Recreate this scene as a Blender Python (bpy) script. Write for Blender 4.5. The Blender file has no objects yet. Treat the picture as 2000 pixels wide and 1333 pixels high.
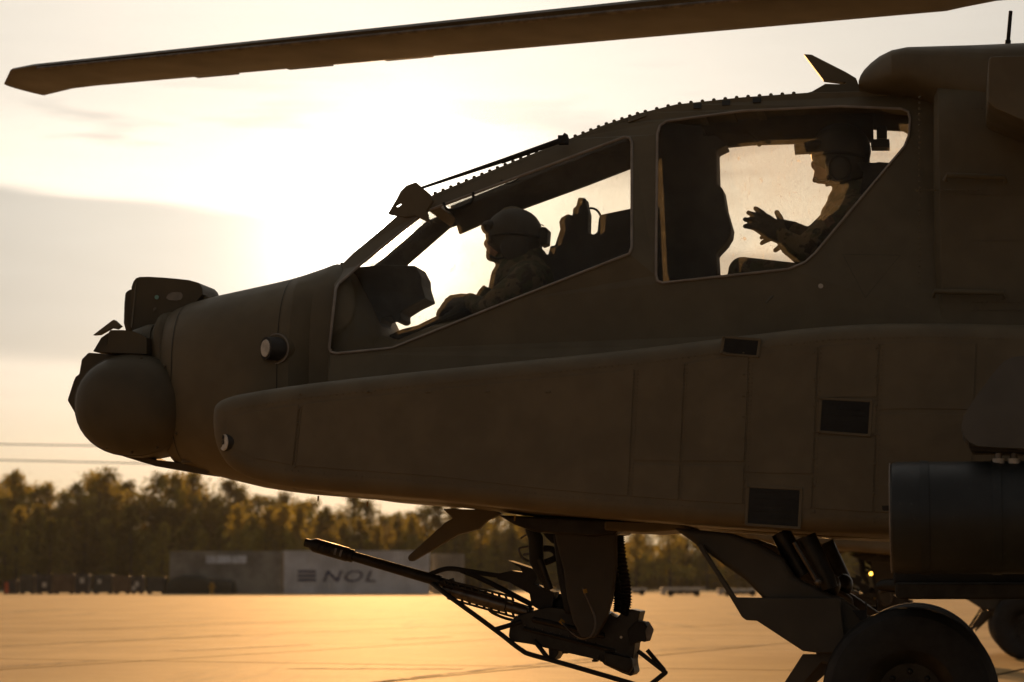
import bpy, bmesh, math, random
from mathutils import Vector, Matrix, noise as mnoise
from mathutils.geometry import tessellate_polygon
random.seed(7)
scene = bpy.context.scene
COL = scene.collection
R = math.radians

# ------------------------------------------------------------------ camera
F, CX, CY, HCAM = 4500.0, 1000.0, 666.5, 0.75      # focal length and principal point in photo pixels
TILT = math.atan((1136 - CY) / F)
cam_d = bpy.data.cameras.new('camera')
cam = bpy.data.objects.new('camera', cam_d)
COL.objects.link(cam)
cam.location = (0, 0, HCAM)
cam.rotation_euler = (math.pi / 2 + TILT, 0, 0)
cam_d.sensor_width = 36
cam_d.lens = F / 2000 * 36
cam_d.clip_start = 0.1
cam_d.clip_end = 5000
cam_d.dof.use_dof = True
cam_d.dof.focus_distance = 9.75
cam_d.dof.aperture_fstop = 4.2
scene.camera = cam

def ray(px, py):
    u, v = (px - CX) / F, (CY - py) / F
    c, s = math.cos(TILT), math.sin(TILT)
    return Vector((u, c - v * s, s + v * c))

def V(px, py, Y=10.0):
    d = ray(px, py)
    return Vector((0, 0, HCAM)) + d * (Y / d.y)

# ------------------------------------------------------------------ light
SUN = ray(772, 478).normalized()
sun_el = math.asin(SUN.z)
sun_az = math.atan2(SUN.x, SUN.y)
sd = bpy.data.lights.new('sun', 'SUN')
sd.energy = 4.4
sd.angle = R(0.6)
sd.color = (1.0, 0.51, 0.17)
so = bpy.data.objects.new('sun', sd)
COL.objects.link(so)
so.rotation_euler = (-SUN).to_track_quat('-Z', 'Y').to_euler()
so.location = (0, 40, 30)

world = bpy.data.worlds.new('World')
scene.world = world
world.use_nodes = True
scene.view_settings.view_transform = 'Standard'
scene.view_settings.look = 'None'
scene.view_settings.gamma = 1
scene.view_settings.exposure = 0.0
scene.view_settings.use_curve_mapping = False
scene.cycles.max_bounces = 6
scene.cycles.diffuse_bounces = 2
scene.cycles.glossy_bounces = 2
scene.cycles.volume_bounces = 0
scene.cycles.use_adaptive_sampling = True
scene.cycles.adaptive_threshold = 0.03
scene.cycles.transmission_bounces = 4
scene.cycles.transparent_max_bounces = 16

class NT:
    """small helper to write node trees as expressions"""
    def __init__(s, tree):
        s.t = tree; s.n = tree.nodes; s.l = tree.links
    def new(s, typ, **kw):
        n = s.n.new(typ)
        for k, v in kw.items(): setattr(n, k, v)
        return n
    def put(s, sock, v):
        if isinstance(v, bpy.types.NodeSocket): s.l.new(v, sock)
        elif isinstance(v, (tuple, list)) and len(v) == 3 and sock.type == 'RGBA': sock.default_value = (*v, 1)
        else: sock.default_value = v
    def math(s, op, a, b=0.0, c=0.0, clamp=False):
        n = s.new('ShaderNodeMath', operation=op, use_clamp=clamp)
        s.put(n.inputs[0], a); s.put(n.inputs[1], b); s.put(n.inputs[2], c)
        return n.outputs[0]
    def vmath(s, op, a, b=(0, 0, 0)):
        n = s.new('ShaderNodeVectorMath', operation=op)
        s.put(n.inputs[0], a); s.put(n.inputs[1], b)
        return n
    def step(s, x, a, b, lo=0.0, hi=1.0):
        n = s.new('ShaderNodeMapRange', interpolation_type='SMOOTHSTEP')
        s.put(n.inputs[0], x)
        for i, v in enumerate((a, b, lo, hi)): s.put(n.inputs[i + 1], v)
        return n.outputs[0]
    def mix(s, f, a, b, blend='MIX'):
        n = s.new('ShaderNodeMix', data_type='RGBA', blend_type=blend)
        s.put(n.inputs[0], f); s.put(n.inputs[6], a); s.put(n.inputs[7], b)
        return n.outputs[2]
    def noise(s, vec, scale, detail=4, rough=0.55, dist=0.0):
        n = s.new('ShaderNodeTexNoise')
        if vec is not None: s.put(n.inputs['Vector'], vec)
        n.inputs['Scale'].default_value = scale; n.inputs['Detail'].default_value = detail
        n.inputs['Roughness'].default_value = rough; n.inputs['Distortion'].default_value = dist
        return n.outputs[0]
    def mapping(s, vec, scale=(1, 1, 1), loc=(0, 0, 0), rot=(0, 0, 0)):
        n = s.new('ShaderNodeMapping')
        s.put(n.inputs[0], vec)
        n.inputs['Location'].default_value = loc; n.inputs['Scale'].default_value = scale; n.inputs['Rotation'].default_value = rot
        return n.outputs[0]

def build_world():
    t = NT(world.node_tree)
    bg = [n for n in t.n if n.type == 'BACKGROUND'][0]
    sky = t.new('ShaderNodeTexSky', sky_type='NISHITA')
    sky.sun_disc = False
    sky.sun_elevation = sun_el
    sky.sun_rotation = sun_az
    sky.air_density = 1.2; sky.dust_density = 3.0; sky.ozone_density = 1.0
    d = t.vmath('NORMALIZE', t.new('ShaderNodeTexCoord').outputs['Generated']).outputs[0]
    sep = t.new('ShaderNodeSeparateXYZ'); t.put(sep.inputs[0], d)
    x, y, z = sep.outputs
    c = t.vmath('DOT_PRODUCT', d, tuple(SUN)).outputs['Value']
    cpos = t.math('MAXIMUM', c, 0.0)
    el = t.math('MULTIPLY', t.math('ARCSINE', z), 57.2958)
    az = t.math('MULTIPLY', t.math('ARCTAN2', x, y), 57.2958)
    comb = t.new('ShaderNodeCombineXYZ')
    t.put(comb.inputs[0], az); t.put(comb.inputs[1], el)
    uv = comb.outputs[0]
    # thin high veil of cloud over the whole sky, brighter towards the sun
    half = t.math('POWER', t.math('MULTIPLY_ADD', c, 0.5, 0.5), 5.0)
    veil = t.mix(1.0, (0.62, 0.68, 0.80), t.mix(half, (1, 1, 1), (1.0, 0.90, 0.76)), 'MULTIPLY')
    warm = t.step(el, 7.0, 0.0)
    creamy = t.mix(half, (0.86, 0.80, 0.74), (1.0, 0.945, 0.85))
    creamy = t.mix(t.math('MULTIPLY', warm, half), creamy, (0.98, 0.75, 0.43))
    amp = t.math('MULTIPLY_ADD', half, 5.8, 1.65)
    cloud = t.vmath('SCALE', creamy); t.put(cloud.inputs['Scale'], amp)
    cloud = cloud.outputs[0]
    # streaks and one stratus bank low over the horizon
    n1 = t.noise(t.mapping(uv, (0.055, 0.55, 1), (2.3, 1.1, 0.4)), 1.0, 3, 0.55)
    n2 = t.noise(t.mapping(uv, (0.12, 0.9, 1), (7.3, 3.1, 0.4), (0, 0, 0.10)), 1.0, 3, 0.6)
    elw = t.math('ADD', t.math('ADD', el, t.math('MULTIPLY_ADD', n1, 1.6, -0.8)), t.math('MULTIPLY', t.math('ADD', az, 12.0), 0.075))
    bank = t.math('MULTIPLY', t.step(elw, 5.3, 5.9), t.step(elw, 9.6, 9.25))
    rim = t.math('MULTIPLY', t.step(elw, 9.2, 9.7), t.step(elw, 12.0, 10.0))
    streak = t.math('MULTIPLY', t.step(n2, 0.52, 0.64), t.step(el, 9.4, 10.2))
    tint = t.mix(bank, (1, 1, 1), (0.62, 0.665, 0.71))
    tint = t.mix(rim, tint, (1.32, 1.32, 1.28))
    tint = t.mix(t.math('MULTIPLY', streak, t.step(el, 14.0, 10.5)), tint, (0.66, 0.67, 0.70))
    fine = t.math('MULTIPLY_ADD', n2, 0.24, 0.88)
    cl = t.mix(1.0, cloud, tint, 'MULTIPLY')
    cl2 = t.vmath('SCALE', cl); t.put(cl2.inputs['Scale'], fine)
    base = t.mix(0.04, cl2.outputs[0], sky.outputs[0])
    # aureole and the disc of the sun behind thin cloud
    g1 = t.math('MULTIPLY', t.math('POWER', cpos, 75.0), 4.0)
    g2 = t.math('MULTIPLY', t.math('POWER', cpos, 1100.0), 18.0)
    g3 = t.math('MULTIPLY', t.math('POWER', cpos, 9000.0), 60.0)
    disc = t.math('MULTIPLY', t.step(c, math.cos(R(0.62)), math.cos(R(0.45))), 400.0)
    g = t.math('ADD', t.math('ADD', g1, g2), t.math('ADD', g3, disc))
    glow = t.vmath('SCALE', (1.0, 0.93, 0.80)); t.put(glow.inputs['Scale'], g)
    tot = t.vmath('ADD', base, glow.outputs[0]).outputs[0]
    t.put(bg.inputs[0], tot)
    bg.inputs[1].default_value = 0.10
build_world()

# ------------------------------------------------------------------ materials
MATS = {}
def mat(name, col, rough=0.6, metal=0.0, var=0.15, nscale=6.0, bump=0.0, bscale=60.0, spec=0.5, wear=None):
    if name in MATS: return MATS[name]
    m = bpy.data.materials.new(name); m.use_nodes = True
    t = NT(m.node_tree)
    b = t.n['Principled BSDF']
    tc = t.new('ShaderNodeTexCoord').outputs['Object']
    n = t.noise(tc, nscale, 3, 0.6)
    dark = tuple(c * (1 - var) for c in col); lite = tuple(min(1, c * (1 + var)) for c in col)
    colr = t.mix(t.step(n, 0.32, 0.68), dark, lite)
    if wear:
        w = t.noise(tc, nscale * 7, 6, 0.7)
        colr = t.mix(t.step(w, 0.64, 0.72), colr, wear)
    t.put(b.inputs['Base Color'], colr)
    t.put(b.inputs['Roughness'], t.math('MULTIPLY_ADD', t.noise(tc, nscale * 3, 2), 0.24, rough - 0.12))
    b.inputs['Metallic'].default_value = metal
    b.inputs['Specular IOR Level'].default_value = spec
    if bump:
        bn = t.new('ShaderNodeBump'); bn.inputs['Strength'].default_value = bump; bn.inputs['Distance'].default_value = 0.004
        t.put(bn.inputs['Height'], t.noise(tc, bscale, 2)); t.put(b.inputs['Normal'], bn.outputs[0])
    MATS[name] = m
    return m

PAINT = mat('olive_paint', (0.142, 0.114, 0.068), 0.60, 0, 0.10, 5.0, 0.5, 7.0, 0.4, wear=(0.118, 0.094, 0.058))
PAINT2 = mat('olive_paint_panel', (0.150, 0.120, 0.073), 0.56, 0, 0.10, 6.0, 0.5, 8.0, 0.4, wear=(0.124, 0.099, 0.061))
TURRET = mat('turret_paint', (0.085, 0.069, 0.042), 0.62, 0, 0.18, 3.0, 0.15, 40, 0.35)
COLLAR = mat('grey_collar', (0.14, 0.125, 0.09), 0.6, 0, 0.12, 4.0)
METAL = mat('gun_metal', (0.040, 0.036, 0.030), 0.40, 0.7, 0.25, 14.0, 0.1, 90)
STEEL = mat('worn_steel', (0.16, 0.14, 0.12), 0.34, 0.85, 0.3, 20.0)
BLACK = mat('matt_black', (0.016, 0.015, 0.013), 0.7, 0, 0.3, 8.0, 0.15, 60)
INNER = mat('cockpit_grey', (0.035, 0.032, 0.028), 0.7, 0, 0.3, 12.0, 0.2, 50)
RUBBER = mat('tyre_rubber', (0.020, 0.019, 0.018), 0.75, 0, 0.2, 15.0, 0.3, 70)
SEAL = mat('window_sealant', (0.30, 0.26, 0.22), 0.7, 0, 0.15, 12.0)
PALE = mat('pale_port', (0.62, 0.58, 0.52), 0.5, 0, 0.2, 25.0)
YELLOW = mat('yellow_tape', (0.34, 0.20, 0.02), 0.6, 0, 0.2, 20.0)
DIMMED = mat('dimmed_olive_paint', (0.060, 0.050, 0.034), 0.6, 0, 0.2, 4.0)  # olive darkened in the colour: gear and fork lie outside the sun's glare
BLADE = mat('rotor_blade_paint', (0.11, 0.095, 0.07), 0.55, 0, 0.2, 1.5)

def glass_mat(name, dust_veil, scratch, tint=0.93, speck=0.3):
    m = bpy.data.materials.new(name); m.use_nodes = True
    t = NT(m.node_tree)
    out = t.n['Material Output']; t.n.remove(t.n['Principled BSDF'])
    tc = t.new('ShaderNodeTexCoord').outputs['Object']
    tr = t.new('ShaderNodeBsdfTransparent'); tr.inputs[0].default_value = (tint, tint * 0.99, tint * 0.96, 1)
    gl = t.new('ShaderNodeBsdfGlossy'); gl.inputs['Roughness'].default_value = 0.03
    lw = t.new('ShaderNodeLayerWeight'); lw.inputs[0].default_value = 0.18
    mx = t.new('ShaderNodeMixShader')
    t.put(mx.inputs[0], t.math('MULTIPLY', lw.outputs['Fresnel'], 0.55)); t.l.new(tr.outputs[0], mx.inputs[1]); t.l.new(gl.outputs[0], mx.inputs[2])
    ts = t.new('ShaderNodeBsdfTranslucent'); ts.inputs[0].default_value = (0.95, 0.92, 0.86, 1)
    df = t.new('ShaderNodeBsdfDiffuse'); df.inputs[0].default_value = (0.45, 0.38, 0.27, 1)
    ad = t.new('ShaderNodeMixShader'); ad.inputs[0].default_value = 0.15
    t.l.new(ts.outputs[0], ad.inputs[1]); t.l.new(df.outputs[0], ad.inputs[2])
    film = t.step(t.noise(tc, 5.0, 5, 0.65), 0.3, 0.75, dust_veil * 0.4, dust_veil)
    sp = t.math('MULTIPLY', t.math('MAXIMUM', t.step(t.noise(tc, 95.0, 3, 0.6), 0.67, 0.73), t.step(t.noise(tc, 24.0, 4, 0.65), 0.62, 0.78)), speck)
    sc = t.math('MULTIPLY', t.step(t.noise(t.mapping(tc, (260, 60, 18), (0, 0, 0), (0, R(8), 0)), 1.0, 2, 0.5), 0.66, 0.72), scratch)
    msk = t.math('ADD', film, t.math('ADD', sp, sc), clamp=True)
    m2 = t.new('ShaderNodeMixShader')
    t.put(m2.inputs[0], msk); t.l.new(mx.outputs[0], m2.inputs[1]); t.l.new(ad.outputs[0], m2.inputs[2])
    t.l.new(m2.outputs[0], out.inputs[0])
    return m
GLASS = glass_mat('canopy_glass', 0.065, 0.10, 0.94, 0.16)  # light dust, film thickened to stand in for sun glare veiling the cockpit
DUSTY = glass_mat('dusty_glass', 0.14, 0.5, 0.92, 0.7)

# ------------------------------------------------------------------ mesh helpers
LOCAL = {}
def link(name, me, m=None, parent=None, loc=None, smooth=None, bevel=0.0, seg=3):
    o = bpy.data.objects.new(name, me)
    COL.objects.link(o)
    if m is not None and not me.materials: me.materials.append(m)
    if smooth is not None:
        for p in me.polygons: p.use_smooth = True
        me.set_sharp_from_angle(angle=R(smooth))
    if bevel:
        b = o.modifiers.new('bevel', 'BEVEL'); b.width = bevel; b.segments = seg; b.limit_method = 'ANGLE'; b.angle_limit = R(35); b.harden_normals = smooth is not None
    if parent is not None:
        o.parent = parent
        if loc is not None: o.location = loc
        elif parent.parent is None: o.location = -LOCAL.get(parent.name, parent.location)
    elif loc is not None: o.location = loc
    return o

def mesh(verts, faces):
    me = bpy.data.meshes.new('m')
    me.from_pydata([tuple(v) for v in verts], [], faces)
    bm = bmesh.new(); bm.from_mesh(me)
    bmesh.ops.recalc_face_normals(bm, faces=bm.faces)
    bm.to_mesh(me); bm.free()
    return me

class MB:
    """collects several shapes of one part"""
    def __init__(s): s.v = []; s.f = []
    def add(s, vs, fs):
        k = len(s.v); s.v += [Vector(a) for a in vs]; s.f += [tuple(i + k for i in f) for f in fs]; return s
    def box(s, c, h, M=None):
        vs = []
        for dx in (-1, 1):
            for dy in (-1, 1):
                for dz in (-1, 1):
                    p = Vector((dx * h[0], dy * h[1], dz * h[2]))
                    vs.append((M @ p if M else p) + Vector(c))
        return s.add(vs, [(0, 1, 3, 2), (4, 6, 7, 5), (0, 4, 5, 1), (2, 3, 7, 6), (0, 2, 6, 4), (1, 5, 7, 3)])
    def tube(s, pts, r, seg=8, caps=True, closed=False):
        pts = [Vector(p) for p in pts]; n = len(pts)
        rs = r if isinstance(r, (list, tuple)) else [r] * n
        vs, fs = [], []; up = None
        for i, p in enumerate(pts):
            a = pts[i - 1] if (i > 0 or closed) else pts[i]
            b = pts[(i + 1) % n] if (i < n - 1 or closed) else pts[i]
            t = (b - a).normalized()
            if up is None:
                up = t.cross(Vector((0, 1, 0)))
                if up.length < 0.1: up = t.cross(Vector((1, 0, 0)))
            up = (up - t * up.dot(t)).normalized(); side = t.cross(up)
            for k in range(seg):
                an = 2 * math.pi * k / seg
                vs.append(p + (up * math.cos(an) + side * math.sin(an)) * rs[i])
        for i in range(n if closed else n - 1):
            for k in range(seg):
                fs.append((i * seg + k, i * seg + (k + 1) % seg, ((i + 1) % n) * seg + (k + 1) % seg, ((i + 1) % n) * seg + k))
        if caps and not closed:
            fs.append(tuple(range(seg))); fs.append(tuple((n - 1) * seg + k for k in range(seg)))
        return s.add(vs, fs)
    def ball(s, c, r, nu=12, nv=8, M=None):
        rr = r if isinstance(r, (list, tuple)) else (r, r, r)
        vs, fs = [], []
        for j in range(1, nv):
            th = math.pi * j / nv
            for i in range(nu):
                ph = 2 * math.pi * i / nu
                p = Vector((rr[0] * math.sin(th) * math.cos(ph), rr[1] * math.sin(th) * math.sin(ph), rr[2] * math.cos(th)))
                vs.append((M @ p if M else p) + Vector(c))
        top = Vector((0, 0, rr[2])); bot = -top
        vs.append((M @ top if M else top) + Vector(c)); vs.append((M @ bot if M else bot) + Vector(c))
        T = len(vs) - 2
        for j in range(nv - 2):
            for i in range(nu):
                fs.append((j * nu + i, j * nu + (i + 1) % nu, (j + 1) * nu + (i + 1) % nu, (j + 1) * nu + i))
        for i in range(nu):
            fs.append((T, (i + 1) % nu, i)); fs.append((T + 1, (nv - 2) * nu + i, (nv - 2) * nu + (i + 1) % nu))
        return s.add(vs, fs)
    def plate(s, pts, Y, t, holes=(), mirror=False):
        """outline in photo pixels at depth Y (number or function), t metres thick away from the camera"""
        fy = Y if callable(Y) else (lambda a, b: Y)
        loops = [[V(p[0], p[1], fy(p[0], p[1])) for p in lp] for lp in [pts] + list(holes)]
        flat = [Vector((p.x, p.z, 0)) for lp in loops for p in lp]
        tris = tessellate_polygon([[Vector((p.x, p.z, 0)) for p in lp] for lp in loops])
        fr = [p for lp in loops for p in lp]
        n = len(fr)
        bk = [p + Vector((0, t, 0)) for p in fr]
        vs = fr + bk
        if mirror: vs = [Vector((p.x, 2 * YC - p.y, p.z)) for p in vs]
        fs = [tuple(a) for a in tris] + [tuple(i + n for i in reversed(a)) for a in tris]
        k = 0
        for lp in loops:
            m = len(lp)
            for i in range(m):
                a, b = k + i, k + (i + 1) % m
                fs.append((a, b, b + n, a + n))
            k += m
        return s.add(vs, fs)
    def loft(s, secs, cap=True):
        n = len(secs[0]); vs = [p for sc in secs for p in sc]; fs = []
        for j in range(len(secs) - 1):
            for i in range(n):
                fs.append((j * n + i, j * n + (i + 1) % n, (j + 1) * n + (i + 1) % n, (j + 1) * n + i))
        if cap: fs.append(tuple(range(n))); fs.append(tuple((len(secs) - 1) * n + i for i in range(n)))
        return s.add(vs, fs)
    def build(s, name, m, parent=None, smooth=None, bevel=0.0, seg=3, loc=None):
        return link(name, mesh(s.v, s.f), m, parent, loc, smooth, bevel, seg)

YC = 10.0
def mirrored(mb):
    r = MB(); r.v = [Vector((p.x, 2 * YC - p.y, p.z)) for p in mb.v]; r.f = list(mb.f); return r

def tag(o, label=None, cat=None, group=None, kind=None):
    if label: o['label'] = label
    if cat: o['category'] = cat
    if group: o['group'] = group
    if kind: o['kind'] = kind
    return o
def empty(name, loc):
    o = bpy.data.objects.new(name, None); COL.objects.link(o); o.location = loc; o.empty_display_size = 0.3
    return o
def interp(x, tab):
    if x <= tab[0][0]: return tab[0][1]
    for (a, b), (c, d) in zip(tab, tab[1:]):
        if x <= c: return b + (d - b) * (x - a) / (c - a)
    return tab[-1][1]
def smoothpoly(pts, it=2):
    for _ in range(it):
        q = []
        for i, p in enumerate(pts):
            b = pts[(i + 1) % len(pts)]
            q.append((p[0] * .75 + b[0] * .25, p[1] * .75 + b[1] * .25)); q.append((p[0] * .25 + b[0] * .75, p[1] * .25 + b[1] * .75))
        pts = q
    return pts
def chaikin3(pts, it=2):
    pts = [Vector(p) for p in pts]
    for _ in range(it):
        q = [pts[0]]
        for a, b in zip(pts, pts[1:]): q += [a * .75 + b * .25, a * .25 + b * .75]
        q.append(pts[-1]); pts = q
    return pts
def text_mesh(body, size, shear=0.0):
    cu = bpy.data.curves.new('t', 'FONT'); cu.body = body; cu.size = size; cu.shear = shear; cu.extrude = 0.004
    o = bpy.data.objects.new('t', cu); COL.objects.link(o)
    me = bpy.data.meshes.new_from_object(o.evaluated_get(bpy.context.evaluated_depsgraph_get()))
    bpy.data.objects.remove(o); return me

# ------------------------------------------------------------------ ground
def ground_materials():
    m = bpy.data.materials.new('apron_concrete'); m.use_nodes = True
    t = NT(m.node_tree); b = t.n['Principled BSDF']
    g = t.new('ShaderNodeNewGeometry').outputs['Position']
    n = t.noise(g, 0.35, 4, 0.6); n2 = t.noise(g, 9.0, 3, 0.65)
    st = t.noise(t.mapping(g, (0.9, 0.06, 1), (0, 0, 0), (0, 0, R(21))), 1.0, 4, 0.6)
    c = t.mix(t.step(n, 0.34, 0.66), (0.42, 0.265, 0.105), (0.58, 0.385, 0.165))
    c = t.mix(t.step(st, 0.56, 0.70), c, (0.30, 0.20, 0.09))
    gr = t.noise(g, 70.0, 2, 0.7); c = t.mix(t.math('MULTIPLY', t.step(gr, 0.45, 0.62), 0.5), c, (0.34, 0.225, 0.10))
    t.put(b.inputs['Base Color'], c)
    t.put(b.inputs['Roughness'], t.math('MULTIPLY_ADD', n2, 0.08, 0.72))
    b.inputs['Specular IOR Level'].default_value = 0.09
    bn = t.new('ShaderNodeBump'); bn.inputs['Strength'].default_value = 0.6; bn.inputs['Distance'].default_value = 0.006
    t.put(bn.inputs['Height'], t.math('ADD', t.noise(g, 14.0, 3, 0.7), gr))
    t.put(b.inputs['Normal'], bn.outputs[0])
    return m
CONC = ground_materials()
JOINT = mat('joint_tar', (0.05, 0.044, 0.036), 0.85, 0, 0.2, 2.0)
GRASSM = mat('far_grass', (0.055, 0.060, 0.022), 0.9, 0, 0.35, 0.2, 0.5, 3.0, 0.2)
def quad(name, x0, x1, y0, y1, z, m):
    o = link(name, mesh([(x0, y0, z), (x1, y0, z), (x1, y1, z), (x0, y1, z)], [(0, 1, 2, 3)]), m); tag(o, kind='structure'); return o
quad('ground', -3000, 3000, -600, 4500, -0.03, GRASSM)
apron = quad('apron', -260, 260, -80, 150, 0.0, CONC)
# jointed slabs where their joints can be made out
SA = R(21.5); su = Vector((math.sin(SA), math.cos(SA), 0)); sn = Vector((math.cos(SA), -math.sin(SA), 0))
slab_me = {}
def slab_mesh():
    mb = MB(); mb.box((0, 0, 0.0), (1.972, 2.972, 0.012)); me = mesh(mb.v, mb.f); me.materials.append(CONC); return me
SLAB = slab_mesh()
tar = MB()
for i in range(-13, 8):
    for j in range(0, 9):
        c = sn * (-7.2 + 2.0 + 4.0 * i) + su * (4 + 6.0 * j)
        if c.y < 7 or c.y > 50 or abs(c.x) > 0.24 * c.y + 4.5: continue
        o = bpy.data.objects.new('slab', SLAB); COL.objects.link(o); o.parent = apron
        o.location = (c.x, c.y, -0.004 + 0.0012 * random.random()); o.rotation_euler = (0, 0, -SA)
        tar.box((c.x, c.y, 0.0), (2.03, 3.03, 0.004), Matrix.Rotation(-SA, 3, 'Z'))
tar.build('joint_filler', JOINT, apron)['kind'] = 'stuff'
rk = random.Random(3)
for (ax, ay, bx, by, w) in ((660, 1343, 1215, 1283, .030), (-60, 1267, 470, 1242, .045), (-40, 1308, 205, 1293, .030), (1290, 1272, 1500, 1262, .04), (150, 1232, 640, 1212, .05)):
    a = ray(ax, ay); b = ray(bx, by); a = a * (-HCAM / a.z); b = b * (-HCAM / b.z); d = (b - a).normalized(); sd_ = Vector((-d.y, d.x, 0)); N = 60; vs = []; off = 0.0
    for k in range(N + 1):
        off += rk.uniform(-.02, .02); off *= .9; p = a.lerp(b, k / N) + sd_ * off; q = w * rk.uniform(.35, 1.2)
        vs += [(p.x - sd_.x * q, p.y - sd_.y * q, 0.0150), (p.x + sd_.x * q, p.y + sd_.y * q, 0.0150)]
    o = link('tar_seam', mesh(vs, [(2 * k, 2 * k + 1, 2 * k + 3, 2 * k + 2) for k in range(N)]), JOINT, apron)
PAINTLINE = mat('worn_line_paint', (0.60, 0.44, 0.23), 0.78, 0, 0.3, 3.0, spec=0.1)
for (ax, ay, bx, by, w, lab) in ((344, 1273, 600, 1261, 0.10, 'faded painted line on the apron left of the cannon muzzle'),
                            (770, 1250, 872, 1245, 0.10, 'short pale painted line under the cannon barrel'),
                            (560, 1308, 905, 1309, 0.07, 'long thin pale line along the near apron')):
    a = V(ax, ay, 10) - Vector((0, 0, HCAM)); b = V(bx, by, 10) - Vector((0, 0, HCAM))
    a = a * (-HCAM / a.z); b = b * (-HCAM / b.z); d = (b - a).normalized(); s = Vector((-d.y, d.x, 0)) * w
    vs = []; N = 24
    for k in range(N + 1):
        p = a.lerp(b, k / N); q = 1 + 0.25 * (random.random() - .5)
        vs += [(p.x - s.x * q, p.y - s.y * q, 0.0142), (p.x + s.x * q, p.y + s.y * q, 0.0142)]
    o = link('painted_line', mesh(vs, [(2 * k, 2 * k + 1, 2 * k + 3, 2 * k + 2) for k in range(N)]), PAINTLINE)
    tag(o, kind='structure')

# ------------------------------------------------------------------ far side of the apron
def gx(px, Y): return V(px, 1136, Y).x
def gz(py, Y): return V(1000, py, Y).z

def container(px0, px1, Y, top, m, label, ribs=34):
    x0, x1 = gx(px0, Y), gx(px1, Y); h = gz(top, Y); L = x1 - x0; D = 2.44
    root = empty('shipping_container', ((x0 + x1) / 2, Y + D / 2, 0))
    hx = L / 2
    fr = MB()
    for sx in (-1, 1):
        for sy in (-1, 1): fr.box((sx * (hx - .08), sy * (D / 2 - .08), h / 2), (.08, .08, h / 2))
    for sy in (-1, 1):
        fr.box((0, sy * (D / 2 - .06), .092), (hx - .12, .055, .088)); fr.box((0, sy * (D / 2 - .06), h - .062), (hx - .12, .055, .056))
    for sx in (-1, 1): fr.box((sx * (hx - .06), 0, h - .065), (.054, D / 2 - .1, .052))
    fr.build('frame', m, root, loc=(0, 0, 0))
    def corr(yy, sgn):
        vs = []; fs = []; p = (L - .32) / ribs
        prof = []
        for k in range(ribs):
            a = -hx + .16 + k * p
            prof += [(a, 0), (a + p * .3, 0), (a + p * .5, .036), (a + p * .8, .036)]
        prof.append((hx - .16, 0))
        for (a, d) in prof: vs += [(a, yy + sgn * d, .18), (a, yy + sgn * d, h - .12)]
        for k in range(len(prof) - 1): fs.append((2 * k, 2 * k + 1, 2 * k + 3, 2 * k + 2))
        return vs, fs
    s = MB(); s.add(*corr(-D / 2 + .02, 1)); s.build('side_wall', m, root, loc=(0, 0, 0))
    s = MB(); s.add(*corr(D / 2 - .02, -1)); s.build('side_wall', m, root, loc=(0, 0, 0))
    rf = MB(); n = 40
    for k in range(n):
        a = -hx + .1 + (L - .2) * k / n
        rf.box((a + (L - .2) / n / 2, 0, h - .03 + .02 * (k % 2)), ((L - .2) / n / 2 - .004, D / 2 - .13, .02))
    rf.build('roof', CROOF, root, loc=(0, 0, 0))
    for sx in (-1, 1):
        e = MB(); e.box((sx * (hx - .05), 0, h / 2), (.03, D / 2 - .16, h / 2 - .12)); e.build('end_wall', m, root, loc=(0, 0, 0))
    fl = MB(); fl.box((0, 0, .16), (hx - .17, D / 2 - .14, .03)); fl.build('floor_pan', m, root, loc=(0, 0, 0))
    tag(root, label, 'container', 'shipping containers at the tree line')
    return root, h, L, D
CROOF = mat('container_roof', (0.30, 0.26, 0.2), 0.35, 0.3, 0.3, 1.5)
CGREY = mat('container_grey', (0.27, 0.265, 0.24), 0.6, 0, 0.3, 0.7, wear=(0.10, 0.06, 0.035))
CBLUE = mat('container_pale', (0.60, 0.62, 0.68), 0.6, 0, 0.18, 0.7, wear=(0.16, 0.09, 0.05))
NAVY = mat('container_lettering', (0.035, 0.045, 0.13), 0.6, 0, 0.2, 1.0)
BLUEWHITE = mat('container_sign_paint', (0.62, 0.66, 0.74), 0.6, 0, 0.2, 2.0)
YB = 141.0
c1, ch, cl, cd = container(331, 551, YB, 1077, CGREY, 'grey corrugated shipping container with pale lettering band behind the crates')
for k in range(8):
    w = 0.13 if k % 3 else 0.17
    b = MB(); b.box((gx(407 + k * 10, YB) - c1.location.x, -cd / 2 - .012, ch - .50), (w, .008, .24)); b.build('lettering', BLUEWHITE, c1, loc=(0, 0, 0))
c2, ch, cl, cd = container(554, 836, YB - .3, 1076, CBLUE, 'pale blue grey shipping container with dark NOL lettering below the cannon muzzle')
for k in range(3):
    b = MB(); b.box((gx(600, YB) - c2.location.x, -cd / 2 - .012, gz(1116.5 + k * 8.4, YB)), (.56, .008, .065)); b.build('lettering', NAVY, c2, loc=(0, 0, 0))
for ch_, px, sz in (('N', 628, 1.0), ('O', 668, 1.0), ('L', 711, 1.0)):
    me = text_mesh(ch_, 0.98, 0.25)
    for v in me.vertices:
        v.co.x *= 1.5
        v.co.z = v.co.z
    me.transform(Matrix.Rotation(math.pi / 2, 4, 'X'))
    o = link('lettering', me, NAVY, c2, loc=(gx(px, YB) - c2.location.x, -cd / 2 - .016, gz(1136.5, YB)))
# a third, end-on container further right and its grey neighbour
c3, *_ = container(842, 905, YB + 3, 1082, CGREY, 'narrow end of a weathered container right of the lettered one', 10)

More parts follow.
